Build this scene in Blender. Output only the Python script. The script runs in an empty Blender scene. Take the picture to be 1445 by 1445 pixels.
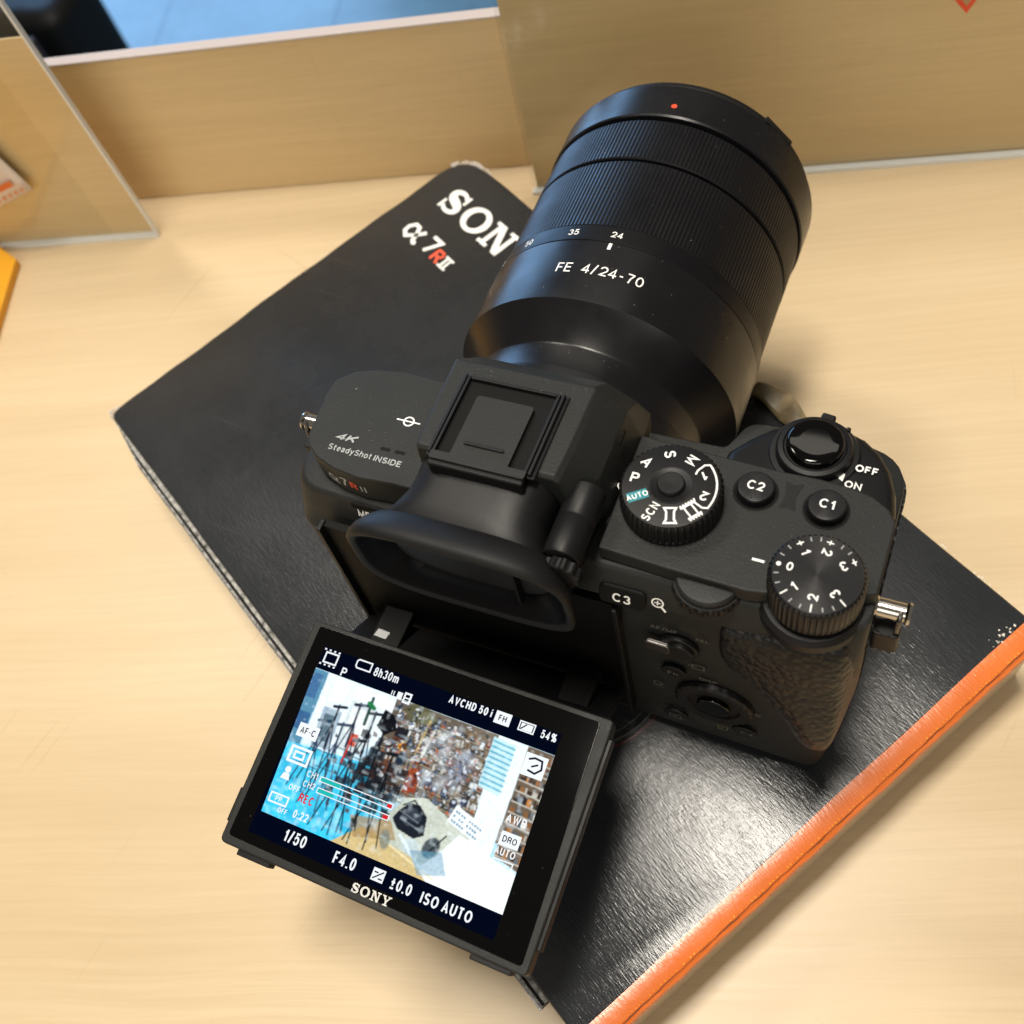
import bpy, bmesh, math, random
import numpy as np
from mathutils import Vector, Matrix

random.seed(7)
rng = np.random.default_rng(11)
S = 0.001                                   # everything below is written in millimetres
sc = bpy.context.scene
C = sc.collection
PI = math.pi

# ------------------------------------------------------------------ camera, world, lamps, exposure
cam = bpy.data.cameras.new('camera_data')
co = bpy.data.objects.new('view_camera', cam); C.objects.link(co)
R3 = [[0.9206611836256152, 0.3487884123687052, -0.17529868328769513],
      [0.2393743958168878, -0.8591588141961803, -0.45226765373649414],
      [-0.30835512577607904, 0.3744232570051325, -0.8744851862789256]]
right, down, fwd = (Vector(r) for r in R3)
m4 = Matrix((right, -down, -fwd)).transposed().to_4x4()
m4.translation = Vector((72.74, -115.27, 309.44)) * S
co.matrix_world = m4
cam.sensor_width = 36; cam.lens = 1546.1 / 1445 * 36
cam.clip_start = 0.01; cam.clip_end = 50
cam.dof.use_dof = True; cam.dof.focus_distance = 0.242; cam.dof.aperture_fstop = 38.5 / 1.9
sc.camera = co

w = bpy.data.worlds.new('World'); sc.world = w; w.use_nodes = True
bg = w.node_tree.nodes['Background']
bg.inputs[0].default_value = (1.0, 0.9, 0.78, 1); bg.inputs[1].default_value = 0.17

def area(name, loc, target, sx, sy, power, col, rot=None):
    l = bpy.data.lights.new(name, 'AREA'); l.shape = 'RECTANGLE'; l.size = sx; l.size_y = sy
    l.energy = power; l.color = col
    o = bpy.data.objects.new(name, l); C.objects.link(o)
    o.location = loc
    o.rotation_euler = (Vector(target) - Vector(loc)).to_track_quat('-Z', 'Y').to_euler() if rot is None else (0, 0, rot)
    return o
WARM = (1.0, 0.93, 0.82)
area('ceiling_or_fill_lamp', (-0.10, 0.11, 1.75), None, 0.26, 0.52, 33, WARM, -.45)
area('ceiling_or_fill_lamp', (-1.00, 0.52, 1.75), None, 0.40, 0.34, 18, WARM, 0)
area('ceiling_or_fill_lamp', (-0.35, 1.28, 1.75), None, 1.5, 0.3, 4, WARM, 0)
area('ceiling_or_fill_lamp', (0.30, -2.0, 1.35), (0, .1, 0), 2.2, 1.1, 22, WARM)  # front fill lamp added behind the viewpoint to brighten the back board
area('shop_window', (-2.6, 2.4, 0.15), (-0.1, 0.2, 0.0), 1.5, 1.8, 55, (0.30, 0.58, 1.0))
sc.view_settings.view_transform = 'Standard'; sc.view_settings.look = 'None'
sc.view_settings.exposure = -0.03; sc.view_settings.gamma = 1.0

# ------------------------------------------------------------------ materials
def srgb(r, g, b):
    f = lambda c: (c / 12.92 if c <= .04045 else ((c + .055) / 1.055) ** 2.4)
    return (f(r / 255), f(g / 255), f(b / 255), 1)

class Mat:
    def __init__(s, name, col=(.5, .5, .5, 1), rough=.5, metal=0, spec=.5):
        s.m = bpy.data.materials.new(name); s.m.use_nodes = True
        s.n = s.m.node_tree.nodes; s.l = s.m.node_tree.links
        s.b = s.n['Principled BSDF']
        s.b.inputs['Base Color'].default_value = col if len(col) == 4 else (*col, 1)
        s.b.inputs['Roughness'].default_value = rough
        s.b.inputs['Metallic'].default_value = metal
        s.b.inputs['Specular IOR Level'].default_value = spec
        s.tc = None; s.nrm = None
    def coord(s, scale=(1, 1, 1), rot=(0, 0, 0), loc=(0, 0, 0)):
        if s.tc is None: s.tc = s.n.new('ShaderNodeTexCoord')
        src = s.tc.outputs['Object']
        if any(rot):                        # turn first, then stretch along the turned axes
            r_ = s.n.new('ShaderNodeMapping'); r_.inputs['Rotation'].default_value = rot; s.l.new(src, r_.inputs[0]); src = r_.outputs[0]
        mp = s.n.new('ShaderNodeMapping'); mp.inputs['Scale'].default_value = scale; mp.inputs['Location'].default_value = loc
        s.l.new(src, mp.inputs[0]); return mp.outputs[0]
    def noise(s, vec, scale, detail=3, rough=.5, dist=0):
        t = s.n.new('ShaderNodeTexNoise'); t.inputs['Scale'].default_value = scale
        t.inputs['Detail'].default_value = detail; t.inputs['Roughness'].default_value = rough
        t.inputs['Distortion'].default_value = dist
        s.l.new(vec, t.inputs['Vector']); return t.outputs['Fac']
    def ramp(s, fac, stops):
        r = s.n.new('ShaderNodeValToRGB'); e = r.color_ramp.elements
        while len(e) < len(stops): e.new(.5)
        for k, (p, c) in enumerate(stops):
            e[k].position = p; e[k].color = c if len(c) == 4 else (*c, 1)
        s.l.new(fac, r.inputs[0]); return r.outputs[0]
    def mix(s, fac, a, b, mode='MIX'):
        x = s.n.new('ShaderNodeMix'); x.data_type = 'RGBA'; x.blend_type = mode
        for sock, v in ((x.inputs[0], fac), (x.inputs[6], a), (x.inputs[7], b)):
            if hasattr(v, 'is_linked'): s.l.new(v, sock)
            else: sock.default_value = v
        return x.outputs[2]
    def math(s, op, a, b=0.0, clamp=False):
        x = s.n.new('ShaderNodeMath'); x.operation = op; x.use_clamp = clamp
        for k, v in enumerate((a, b)):
            if hasattr(v, 'is_linked'): s.l.new(v, x.inputs[k])
            else: x.inputs[k].default_value = v
        return x.outputs[0]
    def bump(s, h, strength, dist):
        b = s.n.new('ShaderNodeBump'); b.inputs['Strength'].default_value = strength
        b.inputs['Distance'].default_value = dist * S
        s.l.new(h, b.inputs['Height'])
        if s.nrm is not None: s.l.new(s.nrm, b.inputs['Normal'])
        s.nrm = b.outputs[0]; s.l.new(s.nrm, s.b.inputs['Normal'])
    def set(s, name, v):
        if hasattr(v, 'is_linked'): s.l.new(v, s.b.inputs[name])
        else: s.b.inputs[name].default_value = v

def body_paint(name, base, rough, grain=2600, amt=.35, spec=.22):
    m = Mat(name, base, rough, 0, spec)
    v = m.coord()
    m.bump(m.noise(v, grain, 3, .6), amt, .12)
    dust = m.noise(v, 900, 2, .5)
    m.set('Base Color', m.mix(m.ramp(dust, [(.70, (0, 0, 0)), (.80, (.5, .5, .5))]), base if len(base) == 4 else (*base, 1), (base[0] * 2.4, base[1] * 2.4, base[2] * 2.3, 1)))
    m.set('Roughness', m.math('ADD', m.math('MULTIPLY', m.noise(v, 120, 3), .25), rough - .12))
    return m
M = {}
M['paint'] = body_paint('black_crinkle_paint', (.0145, .0155, .0148, 1), .50, 1700, .55, .22).m
M['satin'] = body_paint('black_satin_plastic', (.006, .006, .0065, 1), .44, 1800, .10).m
M['dark'] = Mat('matt_black_plastic', (.002, .002, .002), .6, 0, .15).m
M['rubber'] = body_paint('black_rubber', (.006, .006, .0065, 1), .55, 1200, .12).m
m = body_paint('lens_black_metal', (.005, .005, .006, 1), .30, 3000, .05, .30)
M['lens'] = m.m
m = body_paint('lens_ring_metal', (.004, .004, .005, 1), .38, 3000, .05, .18); M['ring'] = m.m
M['gloss'] = Mat('gloss_black', (.0006, .0006, .0007), .05, 0, .35).m
M['white'] = Mat('white_print', (.78, .78, .76), .5).m
M['grey'] = Mat('grey_print', (.32, .33, .33), .5).m
M['dimgrey'] = Mat('dim_grey_print', (.07, .07, .065), .5).m
M['teal'] = Mat('teal_print', srgb(10, 120, 132), .45).m
M['red'] = Mat('red_print', srgb(225, 75, 40), .45).m
M['chrome'] = Mat('chrome', (.55, .52, .48), .16, 1).m
M['steel'] = Mat('dull_steel', (.13, .125, .12), .38, 1).m
# spun metal: concentric grooves
m = Mat('spun_black_metal', (.007, .007, .008), .30, .25, .35)
v = m.coord()
g = m.n.new('ShaderNodeVectorMath'); g.operation = 'LENGTH'
sp = m.n.new('ShaderNodeSeparateXYZ'); m.l.new(v, sp.inputs[0])
cb = m.n.new('ShaderNodeCombineXYZ'); m.l.new(sp.outputs[0], cb.inputs[0]); m.l.new(sp.outputs[1], cb.inputs[1])
m.l.new(cb.outputs[0], g.inputs[0])
m.bump(m.math('SINE', m.math('MULTIPLY', g.outputs['Value'], 2 * PI / .00035)), .22, .05)
M['spun'] = m.m
# leatherette
m = Mat('pebbled_leatherette', (.006, .006, .0065), .40, 0, .26)
v = m.coord()
vo = m.n.new('ShaderNodeTexVoronoi'); vo.inputs['Scale'].default_value = 640; vo.feature = 'SMOOTH_F1'
vo.inputs['Smoothness'].default_value = .18; vo.inputs['Randomness'].default_value = 1
dv = m.mix(.35, v, v)
nz = m.n.new('ShaderNodeTexNoise'); nz.inputs['Scale'].default_value = 300; m.l.new(v, nz.inputs['Vector'])
va = m.n.new('ShaderNodeVectorMath'); va.operation = 'MULTIPLY_ADD'; va.inputs[1].default_value = (.0005,) * 3
m.l.new(nz.outputs['Color'], va.inputs[0]); m.l.new(v, va.inputs[2])
m.l.new(va.outputs[0], vo.inputs['Vector'])
m.bump(m.math('SUBTRACT', 1.0, vo.outputs['Distance']), .7, .48)
m.bump(m.noise(v, 2600, 3), .2, .1)
M['leather'] = m.m
# wood
def wood(name, c0, c1, c2, ang, rough=.34, contrast=1.0):
    m = Mat(name, c1, rough, 0, .4)
    rot = (0, 0, -ang)
    warp = m.noise(m.coord((1, 1, 1), (0, 0, 0)), 7, 2, .5)
    def vec(sx, sy, off=(0, 0, 0)):
        a = m.coord((sx, sy, sy * .8), rot, off)
        x = m.n.new('ShaderNodeVectorMath'); x.operation = 'MULTIPLY_ADD'; m.l.new(warp, x.inputs[0]); x.inputs[1].default_value = (0, sy * .010, 0); m.l.new(a, x.inputs[2])
        return x.outputs[0]
    band = m.noise(vec(2.2, 26), 1, 3, .5)
    grain = m.noise(vec(12, 520, (3, 1, 0)), 1, 5, .7)
    pore = m.noise(vec(45, 2200, (1, 5, 2)), 1, 3, .7)
    dk = lambda c, k: (c[0] * k, c[1] * k * .96, c[2] * k * .88, 1)
    col = m.ramp(band, [(.30, c0), (.5, c1), (.72, c2)])
    col = m.mix(m.ramp(grain, [(.40, (0, 0, 0)), (.78, (.55 * contrast,) * 3)]), col, dk(c0, .84))
    col = m.mix(m.ramp(grain, [(.22, (.35 * contrast,) * 3), (.42, (0, 0, 0))]), col, dk(c2, 1.06))
    col = m.mix(m.ramp(pore, [(.56, (0, 0, 0)), (.70, (.26 * contrast,) * 3)]), col, dk(c0, .66))
    for k, (th, sx, sy, off) in enumerate(((1.0, 3.0, 900, (.3, .1, 0)), (-.75, 4.0, 1100, (2.2, 1.1, 0)), (1.45, 5, 1200, (7.2, 3.1, 0)))):
        sc1 = m.noise(m.coord((sx * 4, sy, 1), (0, 0, -ang - th), off), 1, 1, .5)
        gate = m.noise(m.coord((1, 1, 1), (0, 0, 0), (k * 3.1, 2, 0)), 14, 2, .5)
        f = m.math('MULTIPLY', m.ramp(sc1, [(.70, (0, 0, 0)), (.76, (1, 1, 1))]), m.ramp(gate, [(.54, (0, 0, 0)), (.66, (.38, .38, .38))]))
        col = m.mix(f, col, (.30, .21, .11, 1))
    m.set('Base Color', col)
    m.set('Roughness', m.ramp(grain, [(.2, (rough + .07,) * 3), (.8, (rough - .05,) * 3)]))
    m.bump(grain, .2, .03)
    return m.m
ANG = math.atan2(.2968, .9549)
M['table'] = wood('pale_maple_laminate', (.53, .405, .245), (.575, .45, .28), (.615, .49, .32), ANG + .05, .36, .75)
M['wallwood'] = wood('beech_panel', (.68, .51, .275), (.73, .555, .305), (.77, .59, .335), 0, .30, .8)
M['edge'] = Mat('pale_edge_band', (.42, .37, .36), .4).m

def carton(name, base, wear, worn):
    m = Mat(name, base, .27, 0, .50)
    base = base if len(base) == 4 else (*base, 1)
    v = m.coord()
    # hair-like creases in the laminate, running across the lid
    h1 = m.noise(m.coord((120, 720, 100), (0, 0, .06)), 3.0, 1.5, .6, .35)
    h2 = m.noise(m.coord((150, 800, 100), (0, 0, -.22), (2, 1, 0)), 3.0, 1.5, .6, .3)
    cross = m.noise(m.coord((1500, 120, 100), (0, 0, .1), (5, 1, 0)), 1.4, 3, .6)
    blot = m.noise(v, 34, 4, .6)
    m.bump(h1, 1.0, .066); m.bump(h2, .9, .042); m.bump(cross, .5, .03)
    m.bump(blot, .3, 1.0)
    rub = m.noise(m.coord((1, 1, 1), (0, 0, 0), (9, 4, 0)), 16, 5, .7)
    m.set('Roughness', m.ramp(rub, [(.3, (.23,) * 3), (.7, (.35,) * 3)]))
    fleck = m.noise(m.coord((1, 1, 1), (0, 0, 0), (1, 7, 0)), 260, 3, .8)
    col = m.mix(m.ramp(rub, [(.4, (0, 0, 0)), (.8, (.25, .25, .25))]), base, worn)
    col = m.mix(m.ramp(fleck, [(.76, (0, 0, 0)), (.80, (.6, .6, .6))]), col, wear)
    # creases: straight fine lines where the film is scuffed
    ln = m.noise(m.coord((900, 7, 1), (0, 0, 1.15), (3, 3, 0)), 2.2, 2, .4)
    col = m.mix(m.ramp(ln, [(.735, (0, 0, 0)), (.76, (.10, .10, .10))]), col, wear)
    m.set('Base Color', col)
    return m
m = carton('black_laminated_card', (.016, .018, .021), (.35, .34, .32, 1), (.045, .048, .052, 1)); M['card'] = m.m
m = carton('orange_laminated_card', (.66, .15, .025), (.9, .55, .38, 1), (.80, .28, .11, 1)); M['orange'] = m.m
m = Mat('frayed_paper', (.62, .58, .52), .9); m.bump(m.noise(m.coord(), 900, 4, .7), .8, .5); M['paper'] = m.m
m = Mat('grey_board', (.23, .22, .20), .8)
m.set('Base Color', m.ramp(m.noise(m.coord((1, 1, 4)), 420, 4, .8), [(.35, (.03, .03, .03)), (.62, (.42, .41, .38))])); m.bump(m.noise(m.coord(), 900, 3), .6, .4)
M['board'] = m.m
m = Mat('peeling_kraft', (.30, .22, .11), .35)
m.set('Base Color', m.ramp(m.noise(m.coord((1, 1, 1)), 90, 4, .6), [(.35, (.10, .075, .04)), (.7, (.36, .28, .15))])); M['kraft'] = m.m
m = Mat('acrylic', (1, 1, 1), .03, 0, .5)
tr = m.n.new('ShaderNodeBsdfTransparent'); tr.inputs[0].default_value = (.965, .97, .965, 1); gl = m.n.new('ShaderNodeBsdfGlossy'); gl.inputs['Roughness'].default_value = .03
lw_ = m.n.new('ShaderNodeLayerWeight'); mx = m.n.new('ShaderNodeMixShader'); m.l.new(m.math('ADD', m.math('MULTIPLY', m.math('POWER', lw_.outputs['Facing'], 4.0), .5), .02), mx.inputs[0]); m.l.new(tr.outputs[0], mx.inputs[1]); m.l.new(gl.outputs[0], mx.inputs[2])
m.l.new(mx.outputs[0], m.n['Material Output'].inputs['Surface']); M['acrylic'] = m.m
m = Mat('acrylic_cut_edge', (.78, .80, .80), .3, 0, .6); m.set('IOR', 1.49); M['acrylic_edge'] = m.m
m = Mat('blue_grey_floor_tile', (.10, .26, .44), .22, 0, .6)
v = m.coord()
bk = m.n.new('ShaderNodeTexBrick'); bk.offset = 0; bk.inputs['Scale'].default_value = 1.0
bk.inputs['Color1'].default_value = (.13, .27, .40, 1); bk.inputs['Color2'].default_value = (.11, .24, .36, 1)
bk.inputs['Mortar'].default_value = (.075, .17, .26, 1); bk.inputs['Mortar Size'].default_value = .006
bk.inputs['Brick Width'].default_value = .33; bk.inputs['Row Height'].default_value = .33
m.l.new(v, bk.inputs['Vector']); m.set('Base Color', m.mix(m.ramp(m.noise(v, 5, 5, .65), [(.35, (.6, .6, .6)), (.6, (0, 0, 0))]), bk.outputs['Color'], (.05, .11, .17, 1))); M['floor'] = m.m
M['yellow'] = Mat('yellow_card', srgb(222, 158, 30), .5).m
M['tag'] = Mat('cream_paper', (.72, .62, .54), .7).m
M['tagprint'] = Mat('orange_print', srgb(215, 110, 50), .6).m
def emis(name, col, st):
    m = Mat(name, (0, 0, 0, 1), .3, 0, 0); m.set('Emission Color', col if len(col) == 4 else (*col, 1)); m.set('Emission Strength', st); return m.m
M['px_white'] = emis('lit_pixels_white', (.93, .97, 1), 1.05)
M['px_bar'] = emis('lit_pixels_navy', (.0012, .003, .012), .9)
M['px_teal'] = emis('lit_pixels_teal', (.02, .55, .50), 1)
M['px_red'] = emis('lit_pixels_red', (.75, .02, .03), 1)
M['px_dark'] = emis('lit_pixels_dark', (.01, .015, .03), 1)
m = Mat('lit_pixels_picture', (0, 0, 0, 1), .3, 0, 0)
at = m.n.new('ShaderNodeAttribute'); at.attribute_name = 'pix'
m.set('Emission Color', at.outputs['Color']); m.set('Emission Strength', 1.12); M['px_pic'] = m.m

# ------------------------------------------------------------------ mesh helpers
class MB:
    def __init__(s): s.v = []; s.f = []
    def add(s, v, f):
        k = len(s.v); s.v += [tuple(p) for p in v]; s.f += [tuple(i + k for i in q) for q in f]; return s
    def box(s, x0, x1, y0, y1, z0, z1):
        return s.add([(x0, y0, z0), (x1, y0, z0), (x1, y1, z0), (x0, y1, z0), (x0, y0, z1), (x1, y0, z1), (x1, y1, z1), (x0, y1, z1)],
                     [(3, 2, 1, 0), (4, 5, 6, 7), (0, 1, 5, 4), (1, 2, 6, 5), (2, 3, 7, 6), (3, 0, 4, 7)])
    def loft(s, rings, cap0=True, cap1=True):
        n = len(rings[0]); v = [p for r in rings for p in r]; f = []
        for k in range(len(rings) - 1):
            for i in range(n):
                j = (i + 1) % n; f.append((k * n + i, k * n + j, (k + 1) * n + j, (k + 1) * n + i))
        if cap0: f.append(tuple(range(n - 1, -1, -1)))
        if cap1: f.append(tuple(range((len(rings) - 1) * n, len(rings) * n)))
        return s.add(v, f)
    def prism(s, outline, z0, z1):
        return s.loft([[(x, y, z0) for x, y in outline], [(x, y, z1) for x, y in outline]])
    def lathe(s, prof, o, axis='z', n=64, cap0=True, cap1=True, teeth=None):
        """prof: (radius, height). axis z or y. teeth: (index set, count, depth)"""
        rings = []
        for k, (r, h) in enumerate(prof):
            ring = []
            for i in range(n):
                a = 2 * PI * i / n; rr = r
                if teeth and k in teeth[0]: rr = r + (teeth[1] if i % teeth[2] < teeth[2] / 2 else 0)
                c, q = rr * math.cos(a), rr * math.sin(a)
                ring.append((o[0] + c, o[1] + q, o[2] + h) if axis == 'z' else (o[0] - c, o[1] + h, o[2] + q) if axis == 'y' else (o[0] + h, o[1] + c, o[2] + q))
            rings.append(ring)
        return s.loft(rings, cap0, cap1)
    def tube(s, pts, r, n=10, cap=True):
        pts = [Vector(p) for p in pts]; rings = []
        for k, p in enumerate(pts):
            t = (pts[min(k + 1, len(pts) - 1)] - pts[max(k - 1, 0)]).normalized()
            a = t.cross(Vector((.13, .31, .94))).normalized(); b = t.cross(a)
            rr = r[k] if isinstance(r, (list, tuple)) else r
            rings.append([tuple(p + rr * (math.cos(2 * PI * i / n) * a + math.sin(2 * PI * i / n) * b)) for i in range(n)])
        return s.loft(rings, cap, cap)
    def map(s, fn): s.v = [tuple(fn(*p)) for p in s.v]; return s
    def build(s, name, mat, parent=None, bevel=0, seg=3, angle=32, smooth=True, origin=(0, 0, 0), fix=True):
        me = bpy.data.meshes.new(name)
        ox, oy, oz = origin
        me.from_pydata([((x - ox) * S, (y - oy) * S, (z - oz) * S) for x, y, z in s.v], [], s.f)
        if fix:
            bm = bmesh.new(); bm.from_mesh(me)
            bmesh.ops.recalc_face_normals(bm, faces=bm.faces); bm.to_mesh(me); bm.free()
        me.materials.append(M[mat] if isinstance(mat, str) else mat)
        if smooth:
            me.polygons.foreach_set('use_smooth', [True] * len(me.polygons))
            me.set_sharp_from_angle(angle=math.radians(angle))
        me.update()
        o = bpy.data.objects.new(name, me); C.objects.link(o)
        o.location = (ox * S, oy * S, oz * S)
        if parent is not None:
            o.parent = parent
            if parent.type != 'EMPTY':
                pl = parent.location
                o.location = (ox * S - pl[0], oy * S - pl[1], oz * S - pl[2])
        if bevel:
            b = o.modifiers.new('bevel', 'BEVEL'); b.width = bevel * S; b.segments = seg; b.limit_method = 'ANGLE'
            b.angle_limit = math.radians(angle); b.harden_normals = True; b.use_clamp_overlap = True
        return o

def fillet(corners, k=6):
    """corners (x, y, r) -> outline with rounded corners, k+1 points each"""
    out = []; n = len(corners)
    for i in range(n):
        p0 = Vector(corners[i - 1][:2]); p = Vector(corners[i][:2]); p1 = Vector(corners[(i + 1) % n][:2]); r = corners[i][2]
        a = (p0 - p).normalized(); b = (p1 - p).normalized()
        ang = a.angle(b)
        t = min(r / math.tan(ang / 2), (p0 - p).length * .49, (p1 - p).length * .49)
        A = p + a * t; B = p + b * t
        for j in range(k + 1):
            s_ = j / k; out.append(tuple((1 - s_) ** 2 * A + 2 * s_ * (1 - s_) * p + s_ ** 2 * B))
    return out
def circle(cx, cy, r, n=48): return [(cx + r * math.cos(2 * PI * i / n), cy + r * math.sin(2 * PI * i / n)) for i in range(n)]

def tag(o, label=None, cat=None, group=None, kind=None):
    for k, v in (('label', label), ('category', cat), ('group', group), ('kind', kind)):
        if v: o[k] = v
    return o
def empty(name, loc=(0, 0, 0)):
    o = bpy.data.objects.new(name, None); C.objects.link(o); o.location = [c * S for c in loc]; o.empty_display_size = .02
    return o

# flat print: text outlines and strokes in 2D, then mapped onto a surface
def stroke2d(pts, wd, closed=False):
    """constant width stroke along a polyline, one quad strip with mitred joints"""
    P = [Vector(p) for p in pts]; n = len(P); v = []
    for i in range(n):
        if closed: a, b = P[i - 1], P[(i + 1) % n]
        else: a, b = P[max(i - 1, 0)], P[min(i + 1, n - 1)]
        d0 = (P[i] - a); d1 = (b - P[i])
        if d0.length < 1e-9: d0 = d1
        if d1.length < 1e-9: d1 = d0
        d0.normalize(); d1.normalize(); t = (d0 + d1)
        t = t.normalized() if t.length > 1e-6 else d1
        nn = Vector((-t.y, t.x)); c = max(.45, nn.dot(Vector((-d1.y, d1.x))))
        w2 = (wd[i] if isinstance(wd, list) else wd) / 2 / c
        v += [tuple(P[i] + nn * w2), tuple(P[i] - nn * w2)]
    f = []
    for i in range(n if closed else n - 1):
        j = (i + 1) % n; f.append((2 * i, 2 * i + 1, 2 * j + 1, 2 * j))
    return v, f
def arc(cx, cy, rx, ry, a0, a1, n=14): return [(cx + rx * math.cos(math.radians(a0 + (a1 - a0) * i / n)), cy + ry * math.sin(math.radians(a0 + (a1 - a0) * i / n))) for i in range(n + 1)]
X_ = .70
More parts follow.
